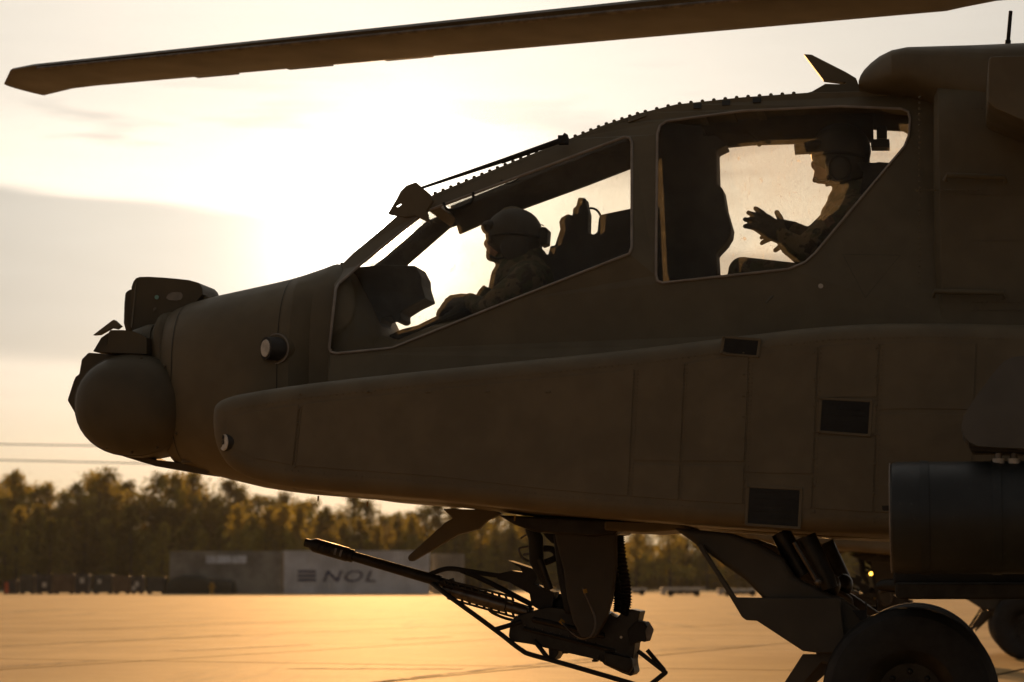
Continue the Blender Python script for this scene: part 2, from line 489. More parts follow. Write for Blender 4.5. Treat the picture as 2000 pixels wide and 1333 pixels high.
CRATE_D = mat('crate_dark', (0.035, 0.036, 0.042), 0.6, 0, 0.25, 2.0)
CRATE_G = mat('crate_greygreen', (0.055, 0.058, 0.052), 0.6, 0, 0.25, 2.0)
CRATE_B = mat('crate_brown', (0.13, 0.085, 0.05), 0.65, 0, 0.25, 2.0)
def crate(px0, px1, top, m, label, mark=None, Y=139.0):
    x0, x1 = gx(px0, Y), gx(px1, Y); h = gz(top, Y); w = (x1 - x0) / 2
    root = empty('equipment_crate', ((x0 + x1) / 2, Y, 0))
    b = MB(); b.box((0, 0, .1 + (h - .22) / 2), (w - .03, .5, (h - .22) / 2)); b.build('body', m, root, loc=(0, 0, 0), bevel=.03, seg=2)
    b = MB(); b.box((0, 0, h - .06), (w, .53, .055)); b.build('lid', m, root, loc=(0, 0, 0), bevel=.03, seg=2)
    for sx in (-1, 1):
        b = MB(); b.box((sx * (w - .15), 0, .05), (.07, .45, .05)); b.build('skid', CRATE_D, root, loc=(0, 0, 0))
    for sx in (-.5, .5):
        b = MB(); b.box((sx * w, -.545, h - .16), (.04, .012, .08)); b.build('latch', STEEL, root, loc=(0, 0, 0))
    if mark:
        for (mx, mz, r) in mark:
            b = MB(); b.box((mx * w, -.512, mz * h), (r, .008, r * 1.2)); b.build('stencil_mark', PALE, root, loc=(0, 0, 0), bevel=.03)
    tag(root, label, 'crate', 'equipment crates lined up at the apron edge')
crate(19, 37, 1133, CRATE_D, 'lowest black crate beside the orange marker')
crate(40, 70, 1124, CRATE_G, 'grey green crate second from the orange marker')
crate(73, 104, 1123, CRATE_D, 'dark crate with tall pale mark left of the first brown crate', [(.1, .48, .12)])
crate(106, 146, 1121.5, CRATE_B, 'wide brown crate, largest in the row at left')
crate(148, 176, 1122, CRATE_D, 'dark crate with pale star mark right of the wide brown crate', [(.1, .68, .13)])
crate(184, 221, 1123, CRATE_G, 'dark grey crate with high pale mark before the second brown crate', [(-.3, .65, .11)])
crate(223, 255, 1125, CRATE_B, 'smaller reddish brown crate in middle of the row')
crate(257, 281, 1126, CRATE_D, 'dark crate with two pale marks right of the smaller brown one', [(.1, .55, .12), (-.4, .33, .11)])
crate(288, 325, 1128, CRATE_G, 'grey crate at right end of row before the tarp')
# tarp over a stack
def tarp():
    x0, x1 = gx(322, 139), gx(455, 139); root = None
    N, Mn = 40, 12; vs = []; fs = []
    for i in range(N + 1):
        px = 322 + (455 - 322) * i / N
        top = interp(px, [(322, 1140), (332, 1128), (352, 1122), (385, 1122), (402, 1129), (445, 1133), (452, 1138), (455, 1158)])
        h = gz(top, 138)
        for j in range(Mn + 1):
            a = math.pi * j / Mn
            yy = -math.cos(a) * 1.1; zz = h * min(1, 1.35 * math.sin(a)) + .05 * mnoise.noise(Vector((px * .08, j * .7, 0)))
            vs.append((gx(px, 138), 139.4 + yy, max(0.0, zz)))
    for i in range(N):
        for j in range(Mn): fs.append((i * (Mn + 1) + j, i * (Mn + 1) + j + 1, (i + 1) * (Mn + 1) + j + 1, (i + 1) * (Mn + 1) + j))
    o = link('covered_stack', mesh(vs, fs), mat('tarp', (0.025, 0.027, 0.018), 0.7, 0, 0.3, 1.5), None, None, 50)
    tag(o, 'low stack under a dark green tarp before the grey container', 'tarp')
tarp()
r_ = empty('hydrant_post', (gx(414, 137), 137, 0))
b = MB(); b.tube([(0, 0, 0), (0, 0, .55), (0, 0, .6), (0, 0, .68)], [.13, .13, .16, .08], 12); b.build('barrel', YELLOW, r_, 40, loc=(0, 0, 0))
b = MB(); b.tube([(-.2, 0, .42), (.2, 0, .42)], .06, 10); b.build('outlet', YELLOW, r_, 40, loc=(0, 0, 0))
tag(r_, 'short yellow hydrant in front of the dark tarp', 'hydrant')
ORANGE = mat('orange_marker', (0.55, 0.09, 0.015), 0.6, 0, 0.15, 3.0)
r_ = empty('marker_post', (gx(13, 136), 136, 0))
b = MB(); b.box((0, 0, .03), (.2, .2, .03)); b.build('base', BLACK, r_, loc=(0, 0, 0))
b = MB(); b.tube([(0, 0, .06), (0, 0, .5), (0, 0, .72)], [.14, .11, .07], 10); b.build('post', ORANGE, r_, 40, loc=(0, 0, 0))
tag(r_, 'orange traffic marker at left end of the crate row', 'marker')
# barrier frames and parked trailers right of the cannon
TRAIL = mat('trailer_white', (0.55, 0.53, 0.48), 0.6, 0, 0.2, 2.0)
CABM = mat('trailer_panel_grey', (0.20, 0.20, 0.19), 0.6, 0, 0.2, 2.0)
def trailer(px0, px1, top, Y, label):
    x0, x1 = gx(px0, Y), gx(px1, Y); h = gz(top, Y); w = (x1 - x0) / 2
    root = empty('ground_power_cart', ((x0 + x1) / 2, Y, 0))
    b = MB(); b.box((0, 0, h - .07), (w, .6, .07)); b.box((-w + .12, 0, h / 2), (.12, .6, h / 2 - .07)); b.box((w - .06, 0, h / 2 + .1), (.06, .6, h / 2 - .2)); b.build('frame', TRAIL, root, loc=(0, 0, 0), bevel=.02)
    for k in range(4):
        b = MB(); b.box((-w + .5 + k * (2 * w - .8) / 4 + .1, .05, h * .48), ((2 * w - .9) / 9, .5, h * .26)); b.build('panel', CABM, root, loc=(0, 0, 0), bevel=.02)
    for sx in (-.6, .6):
        b = MB(); b.tube([(sx * w, -.62, .16), (sx * w, -.5, .16)], .16, 14); b.build('wheel', RUBBER, root, 40, loc=(0, 0, 0))
    tag(root, label, 'cart', 'white ground carts at the far apron edge')
trailer(1291, 1376, 1148, 118, 'white framed ground cart right of the cannon chute, nearer the cannon')
trailer(1402, 1484, 1150, 118, 'white ground cart framed in the landing gear gap')
trailer(1215, 1262, 1149, 126, 'small pale ground cart half hidden behind the ammunition chute')

# overhead wires
WOOD = mat('pole_wood', (0.09, 0.07, 0.05), 0.8, 0, 0.2, 3.0)
for k, (za, zb, zc) in enumerate(((868, 872, 880), (899, 905, 916))):
    Y = 300.0
    pts = []
    for i in range(61):
        px = -700 + 2800 * i / 60
        pts.append(V(px, interp(px, [(-700, za - 14), (0, za), (260, zb), (600, zc), (1400, zc), (2100, za - 20)]), Y))
    o = MB().tube(pts, 0.075, 6).build('power_cable', BLACK)
    tag(o, ('upper' if k == 0 else 'lower') + ' overhead cable crossing the sky above the trees at left', 'cable', 'overhead cables')
for px, lab in ((-700, 'wooden utility pole beyond the trees at left end of the cables'), (2100, 'wooden utility pole at right end of the cables behind the helicopter')):
    x = gx(px, 300); r_ = empty('utility_pole', (x, 300.3, 0))
    MB().tube([(0, 0, 0), (0, 0, 21.5)], [.2, .13], 10).build('shaft', WOOD, r_, 40, loc=(0, 0, 0))
    b = MB(); b.box((0, -.15, 19.8), (1.3, .06, .08)); b.build('crossarm', WOOD, r_, loc=(0, 0, 0))
    tag(r_, lab, 'pole')

# ------------------------------------------------------------------ wood behind the apron
def leaf_mat(name, col, tcol, f):
    m = bpy.data.materials.new(name); m.use_nodes = True
    t = NT(m.node_tree); out = t.n['Material Output']; t.n.remove(t.n['Principled BSDF'])
    tc = t.new('ShaderNodeTexCoord').outputs['Object']
    oi = t.new('ShaderNodeObjectInfo').outputs['Random']
    n = t.math('ADD', t.noise(tc, 1.1, 4, 0.6), t.math('MULTIPLY_ADD', oi, 0.4, -0.2))
    k = t.step(n, 0.3, 0.7)
    d = t.new('ShaderNodeBsdfDiffuse'); t.put(d.inputs[0], t.mix(k, tuple(c * .55 for c in col), col))
    s = t.new('ShaderNodeBsdfTranslucent'); t.put(s.inputs[0], t.mix(k, tuple(c * .5 for c in tcol), tcol))
    mx = t.new('ShaderNodeMixShader'); mx.inputs[0].default_value = f
    t.l.new(d.outputs[0], mx.inputs[1]); t.l.new(s.outputs[0], mx.inputs[2]); t.l.new(mx.outputs[0], out.inputs[0])
    return m
LEAF_A = leaf_mat('pine_needles', (0.075, 0.070, 0.022), (0.52, 0.42, 0.075), 0.58)
LEAF_B = leaf_mat('broad_leaves', (0.065, 0.055, 0.020), (0.38, 0.27, 0.05), 0.52)
BARK = mat('bark', (0.06, 0.045, 0.032), 0.9, 0, 0.3, 3.0)
def leafquad(vs, fs, c, s, rng):
    d = Vector((rng.gauss(0, 1), rng.gauss(0, 1), rng.gauss(0, 1))).normalized()
    e = d.orthogonal().normalized(); e = Matrix.Rotation(rng.random() * 6.28, 3, d) @ e; f = d.cross(e)
    k = len(vs); a, b = s * (0.6 + .8 * rng.random()), s * (0.35 + .4 * rng.random())
    vs += [c - e * a, c + f * b, c + e * a, c - f * b]; fs.append((k, k + 1, k + 2, k + 3))
def make_tree(kind, H, seed):
    rng = random.Random(seed); lv, lf = [], []; tr = MB()
    lean = Vector((rng.uniform(-.3, .3), rng.uniform(-.3, .3), 0))
    ax = lambda z: Vector((0, 0, z)) + lean * (z / H) ** 2
    tr.tube([ax(H * k / 6) for k in range(7)], [.17 * H / 10 * (1 - .14 * k) + .01 for k in range(7)], 7)
    clumps = []
    if kind == 'pine':                     # young conical pine, tufted whorls
        n = int(H * 9)
        for i in range(n):
            f = (i + rng.random()) / n; z = H * (.10 + .88 * f)
            rad = (1 - f) ** .8 * H * .24 * (0.55 + .7 * rng.random()) + .1
            a = rng.random() * 6.28; tip = ax(z) + Vector((math.cos(a) * rad, math.sin(a) * rad, .25 * rad))
            if rad > .4: tr.tube([ax(z - .1), tip], [.03, .01], 4)
            for q in range(3):
                clumps.append((ax(z).lerp(tip, 1 - q * .3), .20 + .07 * rng.random(), 11))
        clumps.append((ax(H * .99), .16, 12))
    elif kind == 'tall':                   # tall pine, bare below, open rounded crown
        n = int(H * 3.4)
        for i in range(n):
            f = (i + rng.random()) / n; z = H * (.36 + .62 * f)
            rad = H * .21 * (math.sin(math.pi * min(1, .22 + .80 * f)) ** .7) * (.35 + .75 * rng.random())
            a = rng.random() * 6.28; tip = ax(z) + Vector((math.cos(a) * rad, math.sin(a) * rad, .3 * rad))
            tr.tube([ax(z - .25), tip], [.05, .015], 4)
            for q in range(4):
                clumps.append((ax(z).lerp(tip, 1 - q * .18) + Vector((rng.gauss(0, .22), rng.gauss(0, .22), rng.gauss(0, .16))), .34 + .12 * rng.random(), 17))
    else:                                  # broad-leaved, uneven lobes
        for i in range(11):
            a = rng.random() * 6.28; rr = H * .24 * rng.random() ** .6; z = H * (.34 + .56 * rng.random())
            rr *= math.sin(math.pi * min(.97, max(.12, z / H))) ** .5
            c = ax(z) + Vector((math.cos(a) * rr, math.sin(a) * rr, 0))
            tr.tube([ax(z * .6), c], [.07, .02], 4)
            for q in range(13):
                clumps.append((c + Vector((rng.gauss(0, .55), rng.gauss(0, .55), rng.gauss(0, .42))), .33 + .14 * rng.random(), 22))
    for c, s, k in clumps:
        for _ in range(k): leafquad(lv, lf, c + Vector((rng.gauss(0, s), rng.gauss(0, s), rng.gauss(0, s * .8))), .14 if kind == 'pine' else .17, rng)
    tm = mesh(tr.v, tr.f); tm.materials.append(BARK)
    lm = bpy.data.meshes.new('m'); lm.from_pydata([tuple(v) for v in lv], [], lf); lm.materials.append(LEAF_B if kind == 'broad' else LEAF_A)
    return tm, lm
TREES = {'pine': [make_tree('pine', 8.0, s) for s in (1, 2, 3)], 'tall': [make_tree('tall', 12.0, s) for s in (11, 12, 13, 14)], 'broad': [make_tree('broad', 9.0, s) for s in (21, 22, 23)]}
HT = {'pine': 8.0, 'tall': 12.0, 'broad': 9.0}
ZONES = [(-9999, 'beyond the left end of the crates'), (-230, 'left of the orange marker'), (13, 'above the black crates at far left'), (100, 'above the wide brown crate'), (180, 'above the grey crates in mid row'), (257, 'above the two-marked dark crate'), (330, 'above the dark tarp'), (440, 'above the right end of the grey container'), (553, 'above the lettered container'), (690, 'above the lettered container end'), (840, 'right of the lettered container'), (1000, 'behind the cannon turret'), (1240, 'seen between cannon and landing gear'), (1400, 'behind the landing gear'), (1650, 'behind the rocket pod')]
ORD = ['leftmost', 'second', 'third', 'fourth', 'fifth', 'sixth', 'seventh', 'eighth', 'ninth', 'tenth', 'eleventh', 'twelfth', 'thirteenth', 'fourteenth', 'fifteenth', 'sixteenth', 'seventeenth', 'eighteenth', 'nineteenth', 'twentieth']
COUNT = {}
def tree_label(kind, px):
    z = [n for a, n in ZONES if px >= a][-1]; k = COUNT.get((kind, z), 0); COUNT[(kind, z)] = k + 1
    return '%s of the %s %s' % (ORD[k] if k == 0 else ORD[k] + ' from left', {'pine': 'young pines', 'tall': 'tall back pines', 'broad': 'bushy trees'}[kind], z)
TREE_LABEL = {'pine': 'young conical pine in the front rank of the wood behind the crates', 'tall': 'tall dark pine with open crown in the back rank of the wood', 'broad': 'bushy dark tree between the pines at the edge of the wood'}
def plant(kind, px, Y, top, var, label=None):
    x = gx(px, Y); h = gz(top, Y); s = h / HT[kind]
    root = empty('pine_tree' if kind != 'broad' else 'bushy_tree', (x, Y, 0))
    root.scale = (s * random.uniform(.95, 1.25), s * random.uniform(.95, 1.25), s); root.rotation_euler = (0, 0, random.random() * 6.28)
    tm, lm = TREES[kind][var % len(TREES[kind])]
    o = bpy.data.objects.new('trunk', tm); COL.objects.link(o); o.parent = root
    o = bpy.data.objects.new('crown', lm); COL.objects.link(o); o.parent = root
    tag(root, label or tree_label(kind, px), 'tree', {'pine': 'young pines at the edge of the wood', 'tall': 'tall pines at the back of the wood', 'broad': 'bushy trees at the edge of the wood'}[kind])
SKYLINE = [(-200, 950), (0, 932), (40, 925), (62, 945), (85, 948), (105, 955), (150, 950), (170, 930), (205, 922), (235, 945), (262, 938), (300, 928), (330, 938), (360, 930), (400, 935), (440, 945), (520, 955), (600, 970), (700, 968), (800, 975), (1000, 985), (1400, 985), (2200, 960)]
rt = random.Random(5)
px = -230
while px < 2200:
    t_ = interp(px, SKYLINE); vis = px < 1150
    plant('tall', px, 246 + rt.uniform(-5, 9), t_ + rt.choice((-6, 0, 6, 14, 22, 34)) + rt.uniform(-4, 4), rt.randrange(4))
    px += rt.uniform(20, 34) if vis else rt.uniform(60, 95)
for px, top, lab in ((24, 921, 'tall round-crowned pine standing above the skyline at far left'), (205, 918, 'broad dark pine rising highest above the crates'), (375, 921, 'thin tall pine just below the chin of the nose turret')):
    plant('tall', px, 238, top, rt.randrange(4), lab)
px = -210
while px < 2200:
    plant('broad', px, 234 + rt.uniform(-3, 5), interp(px, SKYLINE) + rt.uniform(30, 62), rt.randrange(3)); px += rt.uniform(24, 42) if px < 1150 else rt.uniform(70, 110)
px = -220
while px < 2200:
    plant('pine', px, 222 + rt.uniform(-5, 6), rt.uniform(985, 1040), rt.randrange(3)); px += rt.uniform(20, 42) if px < 1150 else rt.uniform(55, 90)
px = -2200
while px < -240:
    plant('tall', px, 246 + rt.uniform(-5, 9), 945 + rt.uniform(-8, 30), rt.randrange(4)); plant('broad', px + 50, 234 + rt.uniform(-3, 5), 985 + rt.uniform(-15, 25), rt.randrange(3)); px += rt.uniform(95, 125)
# undergrowth that closes the wood to the ground
uv_, uf_ = [], []
for i in range(78000):
    x = rt.uniform(-125, 70); y = rt.uniform(228, 262)
    leafquad(uv_, uf_, Vector((x, y, min(abs(rt.gauss(0, 2.8)), 4.6 * rt.random() ** .5) + .05)), .36, rt)
me = bpy.data.meshes.new('m'); me.from_pydata([tuple(v) for v in uv_], [], uf_); me.materials.append(LEAF_B)
tag(link('undergrowth', me), 'tangled dark undergrowth filling the wood below the crowns', 'undergrowth', kind='stuff')

# ------------------------------------------------------------------ attack helicopter
# The aircraft stands turned by PSI about C0; everything on it is built in its own frame
# (x to the tail, y to its far side) and the top-level empties carry the turn.
PSI = R(10.5); C0 = Vector((0, YC, 0)); TURN = Matrix.Rotation(-PSI, 3, 'Z'); BACK = Matrix.Rotation(PSI, 3, 'Z')
V_WORLD = V
def V(px, py, Y=10.0):
    c = C0 + BACK @ (Vector((0, 0, HCAM)) - C0); d = BACK @ ray(px, py)
    return c + d * ((Y - c.y) / d.y)
def rooted(name, loc):
    loc = Vector(loc); o = empty(name, C0 + TURN @ (loc - C0)); o.rotation_euler = (0, 0, -PSI); LOCAL[o.name] = loc; return o
HELI = rooted('attack_helicopter', (V(1700, 1136, YC).x, YC, 0))
tag(HELI, 'large dark olive tandem cockpit attack helicopter standing on the apron in front', 'helicopter', 'parked attack helicopters')
def hp(mb, name, m, smooth=None, bevel=0.0, seg=3, parent=None, both=False):
    o = mb.build(name, m, parent or HELI, smooth, bevel, seg)
    if both: mirrored(mb).build(name, m, parent or HELI, smooth, bevel, seg)
    return o
def sel(px, top, bot, hw, n=3.2, N=36, Y=YC):
    t, b = V(px, top, Y), V(px, bot, Y); cx = (t.x + b.x) / 2; cz = (t.z + b.z) / 2; hz = (t.z - b.z) / 2
    pts = []
    for k in range(N):
        a = 2 * math.pi * k / N; c, s = math.cos(a), math.sin(a)
        pts.append(Vector((cx, Y + hw * math.copysign(abs(c) ** (2 / n), c), cz + hz * math.copysign(abs(s) ** (2 / n), s))))
    return pts
TOPL = [(326, 672), (334, 641), (350, 617), (372, 607), (400, 597), (460, 583), (560, 561), (600, 551), (625, 543), (655, 529), (672, 522), (690, 524), (712, 545), (740, 600), (770, 664), (800, 672), (865, 645), (1000, 618), (1200, 580), (1300, 572), (1560, 556), (1640, 530), (1700, 515), (1760, 505), (1828, 500), (1832, 200), (1840, 175), (2000, 150), (2300, 140), (2600, 180), (3000, 420), (4200, 560), (5200, 560)]
BOTL = [(326, 735), (334, 745), (350, 765), (357, 800), (364, 905), (372, 915), (400, 922), (430, 930), (470, 941), (520, 953), (570, 961), (620, 967), (860, 987), (1080, 1014), (1330, 1030), (1745, 1054), (2000, 1068), (2600, 1050), (3000, 960), (4200, 760), (5200, 700)]
HWL = [(326, .20), (334, .29), (350, .35), (357, .36), (364, .37), (372, .40), (400, .45), (460, .50), (560, .52), (625, .51), (648, .44), (760, .42), (1200, .42), (1826, .42), (1834, .53), (2300, .52), (3000, .34), (4200, .2), (5200, .12)]
xs = sorted(set([a for a, _ in TOPL] + [a for a, _ in BOTL] + [430, 500, 590, 900, 1400]))
body = MB().loft([sel(x, interp(x, TOPL), interp(x, BOTL), interp(x, HWL), interp(x, [(690, 3.0), (760, 4.2)])) for x in xs])
FUS = hp(body, 'fuselage', PAINT, 32)
def ring_joint(x, w=1.6):
    a = [sel(q, interp(q, TOPL) - 1.0, interp(q, BOTL) + 1.0, interp(q, HWL) + .0022, 3.0, 48) for q in (x, x + w)]
    mb = MB(); n = 48; mb.add(a[0] + a[1], [(i, (i + 1) % n, n + (i + 1) % n, n + i) for i in range(n)]); hp(mb, 'panel_joint', BLACK, parent=FUS).location = (0, 0, 0)
ring_joint(397)
ring_joint(604, 1.2)
# raised deck fairing behind the cockpit
DT = [(1681, 178), (1685, 166), (1692, 155), (1705, 143), (1722, 132), (1745, 124), (1775, 118), (1850, 115), (2000, 108), (2300, 104), (2600, 150)]
deck = MB().loft([sel(x, t, interp(x, [(1681, 196), (1700, 205), (1830, 215), (1900, 300), (2600, 400)]), interp(x, [(1681, .26), (1745, .40), (2000, .46), (2600, .4)]), 3.4) for x, t in DT])
hp(deck, 'deck_fairing', PAINT2, 32)
b = MB().plate([(1771, 119), (1774, 114), (1850, 110), (1962, 106), (2100, 103), (2100, 112), (1962, 119), (1800, 126), (1774, 125)], 9.66, .5); hp(b, 'deck_cover', PAINT, None, .012)
for q in ((1692, 152), (1703, 143), (1722, 130)):
    hp(MB().ball(V(q[0], q[1], 9.95), .008, 8, 6), 'rivet', PAINT)
# engine nacelle at the right edge
nac = MB().plate([(1931, 116), (1936, 110), (2400, 98), (2400, 330), (2000, 236), (1940, 210), (1929, 200)], 9.05, .55); hp(nac, 'engine_nacelle', PAINT2, 40, .05, 4, both=True)
# whip antenna
b = MB().tube([V(1968, 108, 9.9), V(1968, 93, 9.9)], [.034, .034], 14); b.tube([V(1968, 95, 9.9), V(1969, 79, 9.9)], .012, 10); b.tube([V(1969, 80, 9.9), V(1974, 22, 9.9)], [.0085, .008], 10)
hp(b, 'antenna', BLACK, 40)
hp(MB().plate([(1932, 100), (1951, 100), (1951, 108), (1932, 108)], 9.9, .05), 'antenna_block', BLACK)

# --- long avionics bays along the lower flanks
ET = [(409, 800), (416, 786), (432, 776), (470, 766), (600, 746), (900, 714), (1240, 680), (1450, 653), (1620, 633), (1800, 627), (2300, 640)]
EB = [(409, 838), (416, 872), (436, 908), (470, 930), (520, 945), (570, 953), (620, 958), (860, 976), (1080, 1002), (1330, 1022), (1745, 1048), (2300, 1052)]
bay_out = ET + [(2600, 700), (2600, 1000)] + EB[::-1]
def pillow(outline, Y0, depth, r):
    """rounded-edge slab: outline in pixels, edge radius r in pixels"""
    n = len(outline); nor = []
    area = sum(outline[i][0] * outline[(i + 1) % n][1] - outline[(i + 1) % n][0] * outline[i][1] for i in range(n))
    sg = 1 if area > 0 else -1
    for i in range(n):
        a, c = outline[i - 1], outline[(i + 1) % n]; dx, dy = c[0] - a[0], c[1] - a[1]; l = math.hypot(dx, dy) or 1
        nor.append((-dy / l * sg, dx / l * sg))
    k = r / 490.0; rings = [(0, depth), (0, k)]
    for q in range(1, 9):
        a = math.pi / 2 * q / 8; rings.append((r * (1 - math.cos(a)), k * (1 - math.sin(a))))
    rings.append((r + 2, 0))
    mb = MB(); secs = [[V(p[0] + m[0] * d, p[1] + m[1] * d, Y0) + Vector((0, y, 0)) for p, m in zip(outline, nor)] for d, y in rings]
    vs = [p for sc in secs for p in sc]; fs = []
    for j in range(len(secs) - 1):
        for i in range(n): fs.append((j * n + i, j * n + (i + 1) % n, (j + 1) * n + (i + 1) % n, (j + 1) * n + i))
    last = (len(secs) - 1) * n
    for t_ in tessellate_polygon([[Vector((p.x, p.z, 0)) for p in secs[-1]]]): fs.append(tuple(last + i for i in t_))
    fs.append(tuple(range(n)))
    return mb.add(vs, fs)
bay = pillow(smoothpoly(bay_out, 2), 9.10, .74, 30)
BAY = hp(bay, 'avionics_bay', PAINT2, 40)
mirrored(bay).build('avionics_bay', PAINT2, HELI, 40)
YE = 9.097
def cell(x0, x1, f0, f1, y0=None, y1=None, ins=3.0):
    """panel of the bay between two seams; f0,f1 are fractions of the bay height"""
    sk = 12.0
    pts = []
    nseg = max(2, int((x1 - x0) / 90))
    for k in range(nseg + 1):
        x = x0 + (x1 - x0) * k / nseg
        t, bt = interp(x, ET) + 38, interp(x, EB) - 42; pts.append((x + sk * (0.5 - f0), t + (bt - t) * f0 + ins))
    for k in range(nseg, -1, -1):
        x = x0 + (x1 - x0) * k / nseg
        t, bt = interp(x, ET) + 38, interp(x, EB) - 42; pts.append((x + sk * (0.5 - f1), t + (bt - t) * f1 - ins))
    return pts
PANELS = [(440, 577, 0, 1), (581, 1232, 0, 1), (1237, 1330, 0, .72), (1237, 1330, .73, 1), (1333, 1456, 0, .72), (1333, 1456, .73, 1), (1460, 1590, 0, .79), (1460, 1590, .80, 1), (1594, 1710, 0, .33), (1594, 1710, .34, .54), (1594, 1710, .55, 1), (1714, 1900, 0, .40), (1714, 1900, .41, 1), (1904, 2240, 0, 1)]
def rivet_mesh():
    mb = MB().ball((0, 0, 0), (.0052, .003, .0052), 8, 4); return mesh(mb.v, mb.f)
RIV = rivet_mesh(); RIV.materials.append(PAINT)
for (x0, x1, f0, f1) in PANELS:
    pts = cell(x0, x1, f0, f1)
    hp(MB().plate(pts, YE, .012), 'panel', PAINT2, None, .0015, 2, parent=BAY).location = (0, 0, 0)
def fast(px, py, Y, parent=None, me=None):
    o = bpy.data.objects.new('fastener', me or RIV); COL.objects.link(o); o.parent = parent or BAY; o.location = V(px, py, Y); return o
for x in (720, 836, 952, 1070):
    for dx in (-3, 3): fast(x + dx, 766, YE - .001)
for (x0, x1, y0, y1) in ((1452, 1452, 690, 940), (1590, 1590, 690, 1000), (586, 574, 770, 940), (1712, 1706, 680, 1020)):
    for k in range(7):
        f = k / 6; fast(x0 + (x1 - x0) * f, y0 + (y1 - y0) * f, YE - .001)
for (x0, y0, x1, y1) in ((1604, 781, 1698, 846), (1462, 953, 1561, 1027), (1414, 661, 1480, 692)):
    v = hp(MB().plate([(x0 + 2, y0), (x1 + 1, y0 + 5), (x1 - 3, y1 + 2), (x0 - 2, y1 - 5)], YE - .002, .01), 'vent', BLACK, None, 0, parent=BAY); v.location = (0, 0, 0)
    fr_o = [(x0 - 4, y0 - 5), (x1 + 7, y0), (x1 + 3, y1 + 8), (x0 - 8, y1)]
    hp(MB().plate(fr_o, YE - .004, .010, [[(x0 + 2, y0), (x1 + 1, y0 + 5), (x1 - 3, y1 + 2), (x0 - 2, y1 - 5)]]), 'vent_frame', PAINT2, None, .0015, 2, parent=BAY).location = (0, 0, 0)
    for (qx, qy) in fr_o: fast(qx + (3 if qx < (x0 + x1) / 2 else -3), qy + (3 if qy < (y0 + y1) / 2 else -3), YE - .008)
    for k in range(6):
        yy = y0 + (y1 - y0) * (k + .5) / 6
        hp(MB().plate([(x0 + 4, yy - 1.6), (x1 - 4, yy + 3), (x1 - 4, yy + 5), (x0 + 4, yy + 1)], YE - .004, .004), 'slat', BLACK, parent=BAY).location = (0, 0, 0)
# nose: round ports, seams
def port(px, py, Y, r, disc, plen, rr, holes=False):
    ax = Vector((-.70, -.714, 0)); c = V(px, py, Y); nn = Vector((-.30, -.954, 0)); p = MB().tube([c - nn * .05, c + nn * .004], [r * 1.0, r * .97], 28); o = hp(p, 'port', PAINT2, 40)
    ring = MB().tube([c + nn * .004 + (Matrix.Rotation(2 * math.pi * k / 28, 3, nn) @ Vector((0, 0, r * .95))) for k in range(28)], .0035, 6, closed=True); hp(ring, 'ring', SEAL, 40, parent=o).location = (0, 0, 0)
    hp(MB().tube([c - ax * .02, c + ax * plen], [rr * 1.15, rr * 1.05], 24), 'barrel', INNER, 40, parent=o).location = (0, 0, 0)
    hp(MB().tube([c + ax * plen, c + ax * (plen + .004)], [disc, disc * .96], 24), 'disc', PALE, 40, parent=o).location = (0, 0, 0)
    if holes:
        for dz in (.0, .62):
            q = c + ax * (plen + .005) + Vector((0, 0, disc * dz)); hp(MB().tube([q, q + ax * .002], disc * .26, 10), 'hole', BLACK, parent=o).location = (0, 0, 0)
port(540, 682, 9.495, .066, .037, .052, .046)
port(450, 865, 9.125, .041, .034, .028, .034, True)
def seam(pts, Y, w=.0016):
    return hp(MB().tube([V(a, c, Y if not callable(Y) else Y(a, c)) for a, c in pts], w, 5), 'seam', BLACK)
for q in ((462, 580), (562, 558), (628, 540)): hp(MB().ball(V(q[0], q[1], 9.9), .007, 8, 6), 'rivet', PAINT)

# --- canopy
YU = [(600, 551), (655, 529), (690, 494), (712, 476), (795, 405), (835, 388), (848, 379), (1110, 272), (1180, 244), (1250, 221), (1320, 204), (1450, 190), (1580, 181), (1700, 178), (1900, 178)]
YS = [(600, 700), (643, 695), (766, 684), (1000, 590), (1232, 500), (1285, 553), (1540, 530), (1900, 530)]
def YSIDE(px, py):
    u, s = interp(px, YU), interp(px, YS); v = (py - u) / (s - u)
    hw = interp(v, [(0, .205), (.13, .265), (1, .51), (1.6, .555)])
    return YC - max(hw, interp(px, [(640, .505), (656, .475), (672, .43), (705, .33), (780, .20)]) * min(1.0, max(0.0, v / .3) ** .4))
WF = [(702, 519), (833, 413), (1220, 268), (1230, 270), (1234, 278), (1234, 484), (1229, 496), (1000, 586), (766, 680), (657, 691), (646, 688), (643, 679), (656, 564), (661, 555)]
WR = [(1284, 262), (1289, 246), (1302, 237), (1450, 217), (1640, 208), (1760, 213), (1774, 219), (1778, 232), (1775, 266), (1767, 286), (1592, 495), (1572, 513), (1540, 526), (1294, 553), (1284, 549), (1281, 537)]
WRF = [(1284, 262), (1289, 246), (1302, 237), (1450, 217), (1640, 208), (1760, 206), (1850, 208), (1868, 214), (1868, 262), (1850, 290), (1700, 470), (1640, 513), (1540, 526), (1294, 553), (1284, 549), (1281, 537)]
side_out = [(640, 541)] + YU[1:-1] + [(1890, 180), (1890, 640), (1500, 672), (1240, 700), (900, 735), (640, 752)]
CAN = hp(MB().plate(side_out, YSIDE, .022, [WF, WR]), 'canopy_frame', PAINT, None, .003, 2)
CANF = hp(MB().plate(side_out, YSIDE, .022, [WF, WR], mirror=True), 'canopy_frame', INNER, None, .003, 2)
def seal(loop, ys, mir, par):
    pts = [V(a, c, ys(a, c) - .003) for a, c in loop]
    if mir: pts = [Vector((p.x, 2 * YC - p.y, p.z)) for p in pts]
    hp(MB().tube(pts, .0062, 6, closed=True), 'window_seal', SEAL, 60, parent=par).location = (0, 0, 0)
